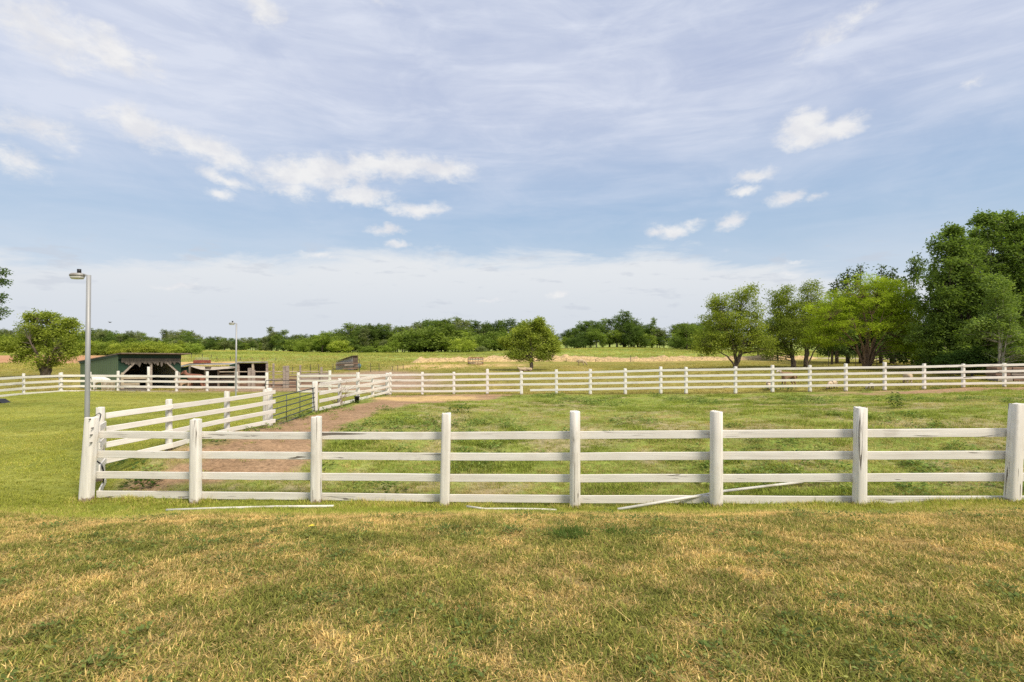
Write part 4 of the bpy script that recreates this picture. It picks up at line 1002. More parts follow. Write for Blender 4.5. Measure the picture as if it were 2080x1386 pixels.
wire_fence([(389, 728, 719, 105), (411, 728, 719.5, 106), (429, 727, 721, 107), (441, 733, 724, 96), (468, 733, 724, 96), (488, 734, 726, 95), (512, 733, 726, 95), (534, 734, 727, 95), (560, 734, 727, 95)], .05, 'far thin wire fence crossing the meadow behind the animal sheds', (.4, .9))
wire_fence([(1683, 744, 714, 55), (1738, 746, 722, 53), (1781, 747, 722, 51), (1820, 748, 724, 49), (1877, 750, 727, 47), (1909, 752, 722, 46), (1960, 755, 732, 44)], .03, 'loose wire fence on thin stakes under the bright round willow', (.4, .75, .95))
wire_fence([(1640, 739, 724, 84), (1580, 741, 728, 80), (1520, 738, 729, 84), (1450, 737, 727, 86), (1281, 738, 722, 85), (1210, 738, 730, 86), (1150, 738, 730, 86)], .045, 'thin wire fence on stakes along the straw bank', (.5, .9))

# stacked boards under the big trees
wb = P(2055, 785, 36); wb.z = h(wb.x, wb.y)
wp_ = thing('board_stack', wb, 'brown stack of old boards behind the far fence below the big trees', 'board stack')
for i in range(5):
    for j in range(3):
        m = MB(); m.box(wb + Vector((-.6 + 1.1 * j + random.uniform(-.1, .1), .3 + random.uniform(-.1, .1), .12 + .19 * i)), (1.0, .8, .15)); m.part('board', M['brownwood' if (i + j) % 3 else 'greywood'], wp_)

# ---------------------------------------------------------------- animals
def skin(name, verts, edges, rad, mat, loc, heading, size, label, cat, group=None, sub=2):
    me = bpy.data.meshes.new(name); me.from_pydata([tuple(v) for v in verts], edges, [])
    o = bpy.data.objects.new(name, me); COL.objects.link(o)
    md = o.modifiers.new('skin', 'SKIN'); md.use_smooth_shade = True
    for i, r in enumerate(rad):
        sv_ = me.skin_vertices[0].data[i]; sv_.radius = (r if isinstance(r, tuple) else (r, r)); sv_.use_root = (i == 0)
    s = o.modifiers.new('sub', 'SUBSURF'); s.levels = s.render_levels = sub
    dg = bpy.context.evaluated_depsgraph_get(); dg.update()
    nm = bpy.data.meshes.new_from_object(o.evaluated_get(dg)); bpy.data.objects.remove(o); bpy.data.meshes.remove(me)
    nm.materials.clear(); nm.materials.append(mat)
    for p in nm.polygons: p.use_smooth = True
    b = link(name, nm, None, None, loc); b.rotation_euler = (0, 0, heading); b.scale = (size,) * 3
    return tag(b, label, cat, group)
def quadruped(graze=True, leg=.36, neck=.42, bulk=1., head=1., ear=.12):
    """facing +X; withers about 1 + leg"""
    zt = leg + .30
    V = [(-.05, 0, zt), (-.38, 0, zt + .01), (.30, 0, zt), (-.55, 0, zt - .02)]; Rr = [.27 * bulk, .25 * bulk, .245 * bulk, .17 * bulk]
    E = [(0, 1), (0, 2), (1, 3)]
    for s in (1, -1):
        i = len(V); V += [(.30, .13 * s, leg + .06), (.31, .13 * s, leg * .5), (.32, .13 * s, .02)]; Rr += [.095, .05, .04]; E += [(2, i), (i, i + 1), (i + 1, i + 2)]
        i = len(V); V += [(-.44, .14 * s, leg + .08), (-.38, .14 * s, leg * .72), (-.50, .14 * s, leg * .42), (-.47, .14 * s, .02)]; Rr += [.12, .075, .045, .04]; E += [(1, i), (i, i + 1), (i + 1, i + 2), (i + 2, i + 3)]
    i = len(V)
    if graze: pts = [(.50, 0, zt - .06), (.66, 0, zt - .26), (.76, 0, .26), (.84, 0, .10), (.87, 0, .04)]
    else: pts = [(.46, 0, zt + .14), (.58, 0, zt + neck * .62), (.68, 0, zt + neck), (.82, 0, zt + neck - .10), (.90, 0, zt + neck - .17)]
    V += pts; Rr += [.16 * bulk, .12 * bulk, .10 * head, .075 * head, .055 * head]
    E += [(2, i), (i, i + 1), (i + 1, i + 2), (i + 2, i + 3), (i + 3, i + 4)]
    e = V[i + 2]
    for s in (1, -1):
        j = len(V); V += [(e[0] - .03, .09 * s, e[2] + .06), (e[0] - .05, (.09 + ear) * s, e[2] + .08)]; Rr += [.03, .014]; E += [(i + 2, j), (j, j + 1)]
    j = len(V); V += [(-.70, 0, zt - .06), (-.74, 0, zt - .26)]; Rr += [.05, .035]; E += [(3, j), (j, j + 1)]
    return V, E, Rr
wool = animal_mat('cream_fleece', (.66, .52, .36), (.13, .095, .07), .22)
wool2 = animal_mat('tan_fleece', (.50, .39, .25), (.24, .17, .12), .2)
wool3 = animal_mat('grey_fleece', (.42, .37, .31), (.30, .26, .22), .2)
brown = animal_mat('brown_goat_hair', (.27, .175, .105), (.62, .54, .46), .12, .55)
white = animal_mat('white_pony_hair', (.78, .74, .68), (.5, .46, .4), .1)
redc = animal_mat('red_brown_hide', (.25, .115, .075), (.2, .09, .06), .1)
tanc = animal_mat('tan_hide', (.42, .30, .20), (.3, .2, .14), .1)
def gp(x, D): p = P(x, 0, D); p.z = h(p.x, p.y); return p
V, E, Rr = quadruped(True)
skin('sheep', V, E, Rr, wool2, gp(1181, 75), R(-12), .95, 'pale sheep grazing alone in the open pasture right of the lone tree', 'sheep', 'sheep in the pasture')
skin('sheep', V, E, Rr, wool, gp(1691, 33.35), R(205), .64, 'cream sheep with dark legs grazing just behind the far fence', 'sheep', 'sheep in the pasture')
skin('sheep', V, E, Rr, wool, gp(1562, 34.0), R(245), .58, 'cream sheep half hidden by a far fence post above a dark weed clump', 'sheep', 'sheep in the pasture')
skin('sheep', V, E, Rr, wool2, gp(1843, 34.9), R(70), .82, 'round tan sheep seen from behind under the big trees', 'sheep', 'sheep in the pasture')
skin('lamb', V, E, Rr, wool3, gp(1768, 32.75), R(195), .42, 'small grey lamb grazing at the bottom board of the far fence', 'lamb')
V, E, Rr = quadruped(False, .46, .36, .8, .95, .10)
skin('goat', V, E, Rr, brown, gp(1600, 35.6), R(192), .98, 'brown goat with a pale head standing behind the far fence', 'goat')
skin('pony', V, E, Rr, white, gp(203, 38.9), R(190), 1.02, 'stocky white pony behind the fence beside the slatted hay rack', 'pony')
skin('cow', V, E, Rr, redc, gp(398, 40.4), R(186), 1.22, 'red-brown cow behind the fence in front of the tan awning', 'cow')
skin('calf', V, E, Rr, tanc, gp(372, 39.2), R(250), .80, 'tan calf standing between the barn and the red-brown cow', 'calf')
# two animals lying in the shade of the lone tree
LV = [(0, 0, .22), (-.35, 0, .20), (.3, 0, .22), (.48, 0, .36), (.55, 0, .50), (.68, 0, .45), (.2, .22, .06), (.45, .24, .05), (-.35, .2, .08), (-.1, .3, .05)]
LE = [(0, 1), (0, 2), (2, 3), (3, 4), (4, 5), (2, 6), (6, 7), (1, 8), (8, 9)]; LR = [.24, .22, .2, .12, .10, .06, .07, .05, .1, .05]
skin('sheep', LV, LE, LR, wool2, gp(1061, 61), R(190), .95, 'tan sheep lying at the foot of the lone tree, the one farther from its trunk', 'sheep', 'sheep resting under the lone tree')
skin('sheep', LV, LE, LR, wool2, gp(1074, 61), R(170), .9, 'tan sheep lying right against the trunk of the lone tree', 'sheep', 'sheep resting under the lone tree')
# a bird
bb = P(223.5, 655, 70); m = MB(); m.tube([bb + Vector((-.2, 0, 0)), bb, bb + Vector((.22, 0, .02))], [.02, .07, .015], 6)
bird = m.solo('bird', M['black'], bb, True); tag(bird, 'tiny dark bird flying above the barn', 'bird')
m = MB(); m.add([Vector((-.06, 0, .02)), Vector((.1, 0, .02)), Vector((-.02, .5, .12)), Vector((-.02, -.5, .12))], [(0, 1, 2), (1, 0, 3)]); wing = link('wings', m.mesh('wings'), M['black'], bird)
# dark bag at the lawn edge
kb = gp(-9, 28); m = MB(); m.prism([kb + Vector((-.5, 0, 0)), kb + Vector((.36, 0, 0)), kb + Vector((.05, 0, .20)), kb + Vector((-.5, 0, .22))], (0, .5, 0)); tag(m.solo('black_sack', M['black'], kb), 'black pointed sack lying on the lawn near the left white fence', 'sack')
# yellow leaf on the lawn
lp = P(632, 1089, 5.9); lp.z = h(lp.x, lp.y) + .05; m = MB(); m.add([lp + Vector(p) for p in ((-.04, 0, -.01), (-.01, -.016, .0), (.045, .0, .005), (.0, .02, .012))], [(0, 1, 2, 3)]); tag(m.solo('fallen_leaf', M['yellow'], lp), 'single yellow leaf lying on the dry near lawn', 'leaf')

# ---------------------------------------------------------------- trees
def leaves(centres, per, sig, size, flat=.6, tone_c=None, droop=.0, aspect=.5):
    nC = len(centres); C = np.repeat(centres, per, 0); n = len(C)
    s = np.repeat(np.asarray(sig) * np.ones(nC), per)[:, None]
    off = rng.normal(size=(n, 3)) * s * .47; off[:, 2] *= flat
    p = C + off
    d = rng.normal(size=(n, 3)); d[:, 2] = d[:, 2] * .5 - droop; d += off / (np.linalg.norm(off, axis=1, keepdims=True) + 1e-6) * .6
    d /= np.linalg.norm(d, axis=1, keepdims=True)
    nn = rng.normal(size=(n, 3)) * .75; nn[:, 2] += .75
    sd_ = np.cross(d, nn); sd_ /= np.linalg.norm(sd_, axis=1, keepdims=True) + 1e-9
    L = size * rng.uniform(.6, 1.3, (n, 1)); W = L * aspect
    V = np.stack([p, p + d * L * .5 + sd_ * W * .5, p + d * L, p + d * L * .5 - sd_ * W * .5], 1).reshape(-1, 3)
    Q = np.arange(n * 4).reshape(-1, 4)
    tc = np.repeat(tone_c if tone_c is not None else rng.random(nC), per)
    tone = np.clip(.5 + (tc - .5) * 1.0 + rng.normal(size=n) * .10, 0, 1)
    return V, Q, np.repeat(tone, 4)
def lobe_points(lobes, n, inner=.35):
    """cluster centres inside a union of ellipsoids, denser towards the outside"""
    vol = np.array([l[3] * l[4] * l[5] for l in lobes]) ** .75; cnt = np.maximum(3, (vol / vol.sum() * n)).astype(int)
    out = []
    for l, k in zip(lobes, cnt):
        d = rng.normal(size=(k, 3)); d /= np.linalg.norm(d, axis=1, keepdims=True)
        r = inner + (1 - inner) * rng.random((k, 1)) ** .55; r = np.where(rng.random((k, 1)) < .13, rng.uniform(1.0, 1.24, (k, 1)), r)
        out.append(np.array(l[:3]) + d * r * np.array(l[3:6]))
    return np.concatenate(out)
def tree(name, base, stems, lobes, ncl, per, sig, size, color, label, cat='tree', group=None, bark='bark', flat=.6, droop=0., twigs=1., trunk_name='trunk', aspect=.5, inner=.35):
    base = Vector(base); root = thing(name, base, label, cat, group)
    B = np.array(base)
    sub = []
    for l in lobes:
        sub.append((l[0], l[1], l[2], l[3] * .72, l[4] * .72, l[5] * .72))
        for _ in range(6):
            d_ = rng.normal(size=3); d_[2] += .25; d_ /= np.linalg.norm(d_); f_ = rng.uniform(.28, .46); r_ = rng.uniform(.6, .92)
            sub.append((l[0] + d_[0] * l[3] * r_, l[1] + d_[1] * l[4] * r_, l[2] + d_[2] * l[5] * r_, l[3] * f_, l[4] * f_, max(l[5] * f_, l[3] * f_ * .55)))
    C = lobe_points(sub, ncl, inner)
    gz = h(base.x, base.y); C = C[C[:, 2] > gz + .25]
    m = MB(); nodes = []
    for pts, rad in stems:
        pts = [Vector(p) for p in pts]
        # resample with a little wander
        fine = []; fr = []
        for i in range(len(pts) - 1):
            for k in range(4):
                t = k / 4; jit = Vector((random.gauss(0, 1), random.gauss(0, 1), 0)) * (rad[i] * .35 if (i or k) else 0)
                fine.append(pts[i].lerp(pts[i + 1], t) + jit); fr.append(rad[i] * (1 - t) + rad[i + 1] * t)
        fine.append(pts[-1]); fr.append(rad[-1]); m.tube(fine, fr, 8)
        nodes += list(zip(fine[3:], fr[3:]))
    npos = np.array([tuple(p) for p, _ in nodes])
    order = rng.permutation(len(C))[:int(len(C) * twigs)]
    for k in order:
        c = C[k]; pen = np.linalg.norm(npos - c, axis=1) + np.maximum(0, npos[:, 2] - c[2] + .3) * .8
        j = int(pen.argmin()); p0, r0 = nodes[j]; c = Vector(c)
        L = (c - p0).length; mid = p0.lerp(c, .55) + Vector((random.gauss(0, .06) * L, random.gauss(0, .06) * L, .07 * L))
        rt = min(r0 * .55, .012 + .012 * L); m.tube([p0, mid, c], [rt, rt * .6, rt * .2], 5, False)
    m.part(trunk_name, M[bark], root, True)
    # low clusters and inner ones keep their own leaf tone
    V, Q, T = leaves(C, per, sig, size, flat, None, droop, aspect)
    cr = link('crown', mesh_np('crown', V - B, Q, {'tone': ('FLOAT', T)}), M['leaf'], root)
    cr.color = (*color, 1)
    return root
def lobes_px(L, D, depth=.9):
    out = []
    for t in L:
        x, y, rx, ry = t[:4]; dd = t[4] if len(t) > 4 else 0
        p = P(x, y, D + dd); s = (D + dd) / F; out.append((p.x, p.y, p.z, rx * s, max(rx, ry) * s * depth * .9, ry * s))
    return out
def stem_px(pts, D, rad): return ([P(x, y, D + (t[0] if t else 0)) for x, y, *t in pts], rad)
def base_px(x, D): p = P(x, 0, D); p.z = h(p.x, p.y); return p
def stems_from(x, D, targets, r0):
    b = base_px(x, D); b.z -= .15; out = []
    for (tx, ty, dd, k) in targets:
        t = P(tx, ty, D + dd); o = b + Vector((random.uniform(-1, 1) * r0 * .8, random.uniform(-1, 1) * r0 * .8, 0))
        mid = o.lerp(t, .45) + Vector((-(t.x - o.x) * .12, 0, .1 * (t.z - o.z)))
        out.append(([o, o.lerp(mid, .5), mid, t], [r0 * k, r0 * k * .85, r0 * k * .65, r0 * k * .2]))
    return out
OLIVE = (.295, .35, .066); OLIVE2 = (.235, .29, .058); LIME = (.34, .43, .042); DEEP = (.165, .235, .056); MID = (.16, .22, .055)

# lone tree
D = 62
tree('field_tree', base_px(1079, D), [stem_px([(1079, 756), (1078, 735), (1080, 715), (1078, 690), (1074, 668)], D, [.24, .2, .17, .1, .03])] + [stem_px([(1079, 722), (1060, 705), (1045, 690)], D, [.12, .08, .02]), stem_px([(1079, 716), (1098, 700), (1112, 685)], D, [.12, .08, .02]), stem_px([(1079, 735), (1110, 729), (1122, 727)], D, [.05, .03, .01])],
     lobes_px([(1046, 698, 24, 15), (1058, 678, 20, 15), (1078, 661, 22, 14), (1099, 674, 20, 15), (1114, 690, 19, 15), (1121, 713, 14, 12), (1099, 706, 24, 17), (1074, 694, 26, 20), (1044, 722, 19, 9), (1066, 722, 22, 10), (1108, 726, 20, 7), (1092, 655, 9, 7), (1028, 692, 10, 9), (1125, 698, 10, 8)], D), 250, 58, .55, .22, OLIVE, 'lone yellow-green tree standing in the pasture behind the far fence')
# left tree behind the left fence
D = 50
tree('field_tree', base_px(93, D), stems_from(92, D, [(60, 690, -1, 1), (95, 660, 0, 1.1), (130, 685, .8, .9), (40, 705, 1, .6), (110, 710, -1, .6)], .2),
     lobes_px([(84, 662, 34, 26), (58, 676, 26, 22), (118, 668, 26, 20), (38, 694, 28, 18), (140, 682, 24, 24), (100, 690, 34, 24), (70, 704, 34, 20), (120, 712, 34, 22), (20, 704, 24, 14), (50, 722, 24, 14), (90, 735, 34, 14), (148, 708, 18, 26), (100, 645, 18, 12), (4, 698, 20, 14), (66, 648, 14, 10), (140, 656, 12, 9)], D), 330, 56, .5, .19, OLIVE, 'broad yellow-green tree behind the left fence, left of the tall light pole')
# olive trees on the right
D = 51
tree('olive_tree', base_px(1497, D), stems_from(1497, D, [(1470, 650, 0, .9), (1500, 635, .6, 1), (1532, 655, -.4, .9), (1430, 700, -.5, .6), (1510, 690, -1, .6)], .17),
     lobes_px([(1478, 672, 62, 40), (1500, 620, 44, 34), (1460, 618, 26, 28), (1438, 690, 36, 28), (1528, 665, 40, 48), (1430, 708, 34, 16), (1500, 700, 50, 26), (1475, 645, 50, 36), (1545, 700, 30, 26), (1515, 600, 24, 20)], D), 520, 60, .55, .17, OLIVE, 'loose yellow-olive tree with several low stems, leftmost of the big right-hand trees')
D = 53
tree('olive_tree', base_px(1611, D), stems_from(1611, D, [(1585, 640, 0, .9), (1600, 620, .6, 1), (1570, 670, -.6, .7)], .19),
     lobes_px([(1592, 635, 40, 42), (1578, 678, 44, 34), (1610, 660, 42, 40), (1590, 605, 26, 20), (1570, 715, 34, 16), (1602, 705, 36, 20)], D), 340, 60, .55, .17, OLIVE2, 'green tree on one leaning dark trunk, just right of the loose olive tree')
D = 54
tree('olive_tree', base_px(1637, D), stems_from(1637, D, [(1645, 620, 0, .7), (1665, 640, .6, .7), (1630, 650, -.5, .6), (1690, 680, 0, .5)], .17),
     lobes_px([(1650, 612, 34, 30), (1668, 645, 40, 40), (1636, 665, 36, 36), (1665, 690, 44, 26), (1650, 590, 18, 16), (1690, 660, 30, 34)], D), 340, 60, .55, .17, OLIVE, 'olive tree of thin straight stems, left of the bright round willow')
D = 46
tree('willow_tree', base_px(1760, D), stems_from(1760, D, [(1690, 650, -.6, .8), (1720, 625, .5, .9), (1750, 605, -.8, 1), (1785, 605, .6, 1), (1815, 630, -.5, .9), (1845, 665, .5, .8), (1700, 680, 0, .6), (1770, 640, -1.6, .9), (1805, 670, -1.4, .7), (1735, 660, -1.6, .8), (1790, 650, -2, .8)], .15),
     lobes_px([(1770, 605, 74, 40), (1726, 612, 50, 38), (1815, 610, 46, 42), (1690, 650, 48, 34), (1842, 650, 38, 48), (1770, 640, 92, 36, .8), (1672, 684, 42, 24), (1852, 690, 34, 32), (1700, 690, 40, 20, .6), (1825, 705, 36, 22, -.4), (1770, 577, 48, 20), (1662, 640, 24, 30), (1765, 672, 34, 18, -1.6), (1720, 655, 30, 16, -1.2), (1808, 660, 34, 18, -1.4)], D), 820, 58, .45, .17, LIME, 'bright lime-green round willow with many fanned stems in front of the dark trees', flat=.45, aspect=.35, droop=.1, bark='bark_warm')
D = 42
tree('poplar_tree', base_px(1955, D), stems_from(1955, D, [(1930, 590, 0, 1), (1950, 540, .8, 1.1), (1985, 560, -.6, 1), (1915, 640, 0, .7)], .22),
     lobes_px([(1940, 560, 60, 70), (1918, 620, 40, 56), (1965, 620, 70, 70), (1915, 500, 30, 36), (1925, 690, 62, 50), (1985, 690, 60, 50), (1960, 520, 44, 48), (1905, 680, 40, 40), (1930, 480, 16, 18), (1955, 735, 70, 24)], D), 900, 56, .48, .22, DEEP, 'tall dark green tree at the left of the big right-hand grove', bark='bark')
D = 43
tree('poplar_tree', base_px(2050, D), stems_from(2050, D, [(2010, 540, 0, 1), (2045, 480, .8, 1.1), (2085, 520, -.6, 1), (2100, 600, 0, .8), (2020, 620, 0, .7)], .24),
     lobes_px([(2010, 520, 50, 62), (2050, 520, 60, 70), (2100, 560, 70, 100), (2030, 600, 70, 70), (1992, 465, 22, 30), (2045, 462, 28, 28), (2075, 470, 34, 34), (2060, 680, 80, 60), (2120, 680, 60, 80), (2010, 680, 50, 50), (2000, 446, 10, 16), (2045, 446, 10, 16)], D), 1150, 56, .48, .22, (.175, .25, .06), 'tallest dark green tree of the grove at the right edge', bark='bark_pale')
D = 37
tree('aspen_tree', base_px(2032, D), stems_from(2032, D, [(2022, 610, 0, 1), (2040, 570, .3, 1), (2055, 640, -.2, .6)], .09),
     lobes_px([(2022, 600, 26, 30), (2030, 640, 40, 34), (2010, 670, 44, 28), (2050, 680, 44, 30), (2025, 575, 14, 16), (1995, 650, 20, 12), (2060, 720, 40, 20)], D), 190, 60, .42, .17, (.23, .31, .088), 'slender paler aspen in front of the dark grove at the right edge', bark='bark_pale')
D = 39
tree('shrub', base_px(1975, D), stems_from(1975, D, [(1960, 735, 0, 1), (1990, 730, 0, 1)], .05), lobes_px([(1955, 735, 36, 18), (1990, 728, 34, 20), (2030, 735, 34, 22), (1925, 738, 24, 12)], D), 170, 60, .4, .18, (.09, .15, .038), 'dark green undergrowth shrub at the foot of the grove', 'shrub', trunk_name='stem')
tree('shrub', base_px(2075, 38), stems_from(2075, 38, [(2060, 735, 0, 1), (2090, 730, 0, 1)], .05), lobes_px([(2050, 742, 30, 14), (2085, 730, 40, 24), (2120, 735, 34, 22)], 38), 130, 60, .4, .18, (.12, .19, .045), 'green shrub above the stacked brown boards', 'shrub', trunk_name='stem')
# off-frame tree whose branch tips reach in at the left edge
D = 24
tree('overhanging_tree', base_px(-190, D), stems_from(-190, D, [(-20, 560, 0, .6), (-25, 640, -.5, .5), (-40, 600, .4, .5), (-120, 480, 0, 1), (-200, 440, 0, 1)], .2),
     lobes_px([(3, 556, 7, 7), (-6, 574, 14, 5), (5, 573, 6, 3), (0, 606, 4, 5), (-14, 614, 10, 6), (4, 633, 9, 4), (-10, 643, 12, 6), (-80, 570, 40, 50), (-90, 640, 40, 40), (-150, 520, 80, 80)], D), 150, 13, .26, .10, (.12, .18, .07), 'tree just outside the left edge with leafy branch tips hanging into view')

# far treeline: six kinds, each copied with its parts
def proto_lobes(kind):
    r = random.Random(kind * 7 + 3)
    if kind in (0, 1, 2):   # broad crowns
        L = [(0, 0, 6.2, 3.0, 3.0, 3.2)]
        for k in range(7):
            a = k * 2.4 + kind; L.append((2.2 * math.cos(a), 2.2 * math.sin(a), 3.4 + 5.2 * r.random(), 1.3 + r.random(), 1.6, 1.2 + r.random() * .8))
        L.append((r.uniform(-1, 1), 0, 9.0, 1.2, 1.2, 1.2)); return L
    if kind == 3:           # tall loose poplar
        return [(r.uniform(-.7, .7), r.uniform(-.6, .6), 2.2 + k * 1.15, 1.5 - .08 * k + .3 * r.random(), 1.4, .9) for k in range(8)]
    if kind == 4:           # pine with tiers
        return [(0, 0, 1.5 + k * .85, 2.1 * (1 - k / 11.5) + .25, 2.1 * (1 - k / 11.5) + .25, .42) for k in range(11)]
    L = []                  # spreading bush
    for k in range(8): a = k * .8; L.append((2.4 * math.cos(a), 1.6 * math.sin(a), 1.5 + 1.2 * r.random(), 1.7, 1.5, 1.5))
    return L + [(0, 0, 2.6, 2.4, 2.0, 1.9)]
KIND = ['broadleaf_tree', 'broadleaf_tree', 'broadleaf_tree', 'poplar_tree', 'pine_tree', 'shrub']
PM = []
for k in range(6):
    L = proto_lobes(k); Hp = 10 if k < 5 else 4.4
    C = lobe_points(L, [150, 150, 150, 120, 150, 120][k], .3); C = C[C[:, 2] > .5]
    V, Q, T = leaves(C, [44, 44, 44, 36, 44, 44][k], [.85, .8, .75, .6, .5, .7][k], [.42, .40, .38, .36, .30, .36][k], .65)
    cm = mesh_np('crown', V / Hp, Q, {'tone': ('FLOAT', T)}); cm.materials.append(M['leaf'])
    m = MB(); r = random.Random(k)
    if k < 5:
        top = 7.5 if k < 4 else 10.5
        m.tube([(0, 0, -.4), (.1, 0, 2), (-.1, .1, 4.5), (0, 0, top)], [.24, .2, .14, .03], 6)
        for j in range(9):
            a = j * 2.1; z0 = 2 + j * .55; m.tube([(0, 0, z0), (1.1 * math.cos(a), 1.1 * math.sin(a), z0 + 1), (2.1 * math.cos(a), 2.1 * math.sin(a), z0 + 1.7)], [.08, .05, .015], 4)
    else:
        for j in range(8): a = j * .79; m.tube([(0, 0, -.2), (.8 * math.cos(a), .6 * math.sin(a), 1.2), (2 * math.cos(a), 1.5 * math.sin(a), 2.5)], [.07, .05, .01], 4)
    m.v = [(p[0] / Hp, p[1] / Hp, p[2] / Hp) for p in m.v]
    tm = m.mesh('trunk', True); tm.materials.append(M['bark_pale' if k in (3, 1) else 'bark']); PM.append((cm, tm))
KW = ['round-crowned tree', 'wide leafy tree', 'lumpy-crowned tree', 'narrow upright tree', 'dark pine', 'low bushy shrub']
TINT = [('dark green', (.115, .17, .048)), ('deep green', (.14, .20, .053)), ('mid green', (.19, .255, .058)), ('lighter green', (.25, .32, .065)), ('yellow-green', (.33, .385, .07)), ('grey-green', (.22, .25, .115))]
LAND = [(-200, 175, 'left of the tall light pole'), (175, 245, 'between tall light pole and barn'), (245, 378, 'above the green barn roof'), (378, 478, 'above the tan awning shed'), (478, 548, 'above the open box shed'), (548, 620, 'above the weathered pen'), (620, 685, 'just left of the plank shed'), (685, 735, 'above the plank shed'), (735, 830, 'between plank shed and straw bank'), (830, 910, 'above the left end of straw bank'), (910, 990, 'behind the round lime bush'), (990, 1130, 'behind the lone tree'), (1130, 1235, 'above the lone grazing sheep'), (1235, 1365, 'on the grassy rise right of that sheep'), (1365, 1470, 'left behind the loose olive tree'), (1470, 1600, 'behind the loose olive tree'), (1600, 1720, 'behind the thin-stemmed olive trees'), (1720, 1880, 'behind the bright round willow'), (1880, 2300, 'behind the dark right-hand grove')]
ORD = ['first', 'second', 'third', 'fourth', 'fifth', 'sixth', 'seventh', 'eighth', 'ninth', 'tenth', 'eleventh', 'twelfth', 'thirteenth', 'fourteenth', 'fifteenth', 'sixteenth', 'seventeenth', 'eighteenth', 'nineteenth', 'twentieth', 'twenty-first', 'twenty-second']
plan = []   # column, top row, distance, kind, tint, width factor
TOPX = [-60, 100, 170, 200, 230, 240, 265, 292, 298, 315, 330, 335, 365, 398, 402, 430, 450, 470, 500, 540, 552, 570, 582, 640, 680, 695, 720, 760, 800, 830, 862, 900, 945, 960, 1000, 1040, 1080, 1120, 1128, 1150, 1180, 1215, 1240, 1268, 1275, 1300, 1330, 1345, 1364, 1372, 1400, 1440, 1500, 1560, 1650, 1720, 1760, 1800, 1840, 1860, 1900, 2000]
TOPY = [668, 672, 672, 668, 670, 676, 672, 676, 684, 682, 684, 672, 670, 674, 692, 684, 684, 688, 684, 684, 674, 670, 680, 678, 676, 664, 658, 660, 664, 662, 650, 646, 650, 658, 656, 652, 656, 664, 682, 672, 656, 650, 652, 644, 642, 660, 660, 668, 674, 662, 656, 658, 640, 600, 580, 560, 552, 556, 560, 545, 560, 560]
x = -70.
while x < 1480:
    ty = float(np.interp(x, TOPX, TOPY)); dist = 215 if x < 400 else (190 if x < 650 else 178)
    gap = 1128 < x < 1142 or 1358 < x < 1368
    if not gap:
        plan.append((x, ty + random.uniform(-1, 4), dist + random.uniform(-4, 8), random.choice([0, 0, 1, 1, 2, 2, 3]), random.choice([0, 1, 1, 2, 2, 5] if x > 420 else [2, 5, 5, 3]), random.uniform(1.05, 1.4)))
    x += random.uniform(9.5, 16)
x = -60.
while x < 1480:   # shorter, nearer trees at the wood's edge
    ty = float(np.interp(x, TOPX, TOPY)); dist = 205 if x < 400 else (180 if x < 650 else 168)
    if not (1124 < x < 1145 or 1350 < x < 1375):
        b = P(x, 0, dist); by = CY + (CAMZ - h(b.x, b.y)) * F / dist; f = random.uniform(.45, .8)
        plan.append((x, by - (by - ty) * f, dist + random.uniform(-3, 3), random.choice([0, 1, 2, 5, 5, 3]), random.choice([0, 1, 2, 2, 3, 5]), random.uniform(1.15, 1.55)))
    x += random.uniform(10, 16)
for x in np.arange(168, 395, 15.5):   # the lime hedge of bushes above the barn
    plan.append((float(x) + random.uniform(-3, 3), 693 + random.uniform(-3, 6), 130 + random.uniform(-3, 3), random.choice([5, 2, 5]), random.choice([4, 3, 4]), random.uniform(1.0, 1.25)))
for x, ty, dist, k, t, wf in [(552, 669, 188, 3, 5, 1.1), (1270, 639, 172, 3, 1, 1.3), (1325, 652, 172, 3, 2, .8), (655, 674, 160, 2, 3, 1.5), (690, 690, 158, 5, 4, 1.2), (620, 694, 160, 5, 3, 1.3), (800, 690, 160, 2, 3, 1.2), (785, 700, 158, 5, 3, 1.2), (745, 702, 160, 5, 2, 1.2),
                              (940, 686, 150, 5, 4, 1.25), (978, 703, 148, 5, 5, 1.1), (1395, 657, 150, 0, 2, 1.2), (1420, 660, 152, 2, 3, 1.1), (1442, 655, 160, 4, 1, 1.), (1135, 702, 155, 5, 5, 1.2), (1110, 703, 155, 5, 2, 1.2),
                              (1700, 575, 68, 4, 0, .9), (1722, 556, 70, 4, 0, .9), (1748, 549, 70, 4, 0, .9), (1790, 551, 70, 4, 1, .9), (1812, 556, 70, 4, 0, .9), (1853, 543, 64, 3, 1, .55), (1690, 615, 64, 0, 0, .9), (1580, 640, 85, 0, 0, 1.), (1540, 660, 95, 2, 1, 1.), (1640, 625, 80, 1, 0, 1.), (1872, 630, 58, 3, 0, .7), (1760, 600, 72, 1, 0, 1.), (1815, 625, 66, 2, 0, .8),
                              (1920, 600, 52, 2, 0, .6), (1960, 540, 54, 1, 0, .8), (2050, 520, 54, 0, 0, .8), (2120, 500, 52, 2, 1, .9), (1870, 660, 54, 5, 0, 1.), (1920, 690, 50, 5, 0, 1.), (2000, 690, 48, 5, 0, 1.2), (2080, 690, 47, 5, 0, 1.2)]:
    plan.append((x, ty, dist, k, t, wf))
plan.sort(key=lambda t: t[0])
cnt = {}
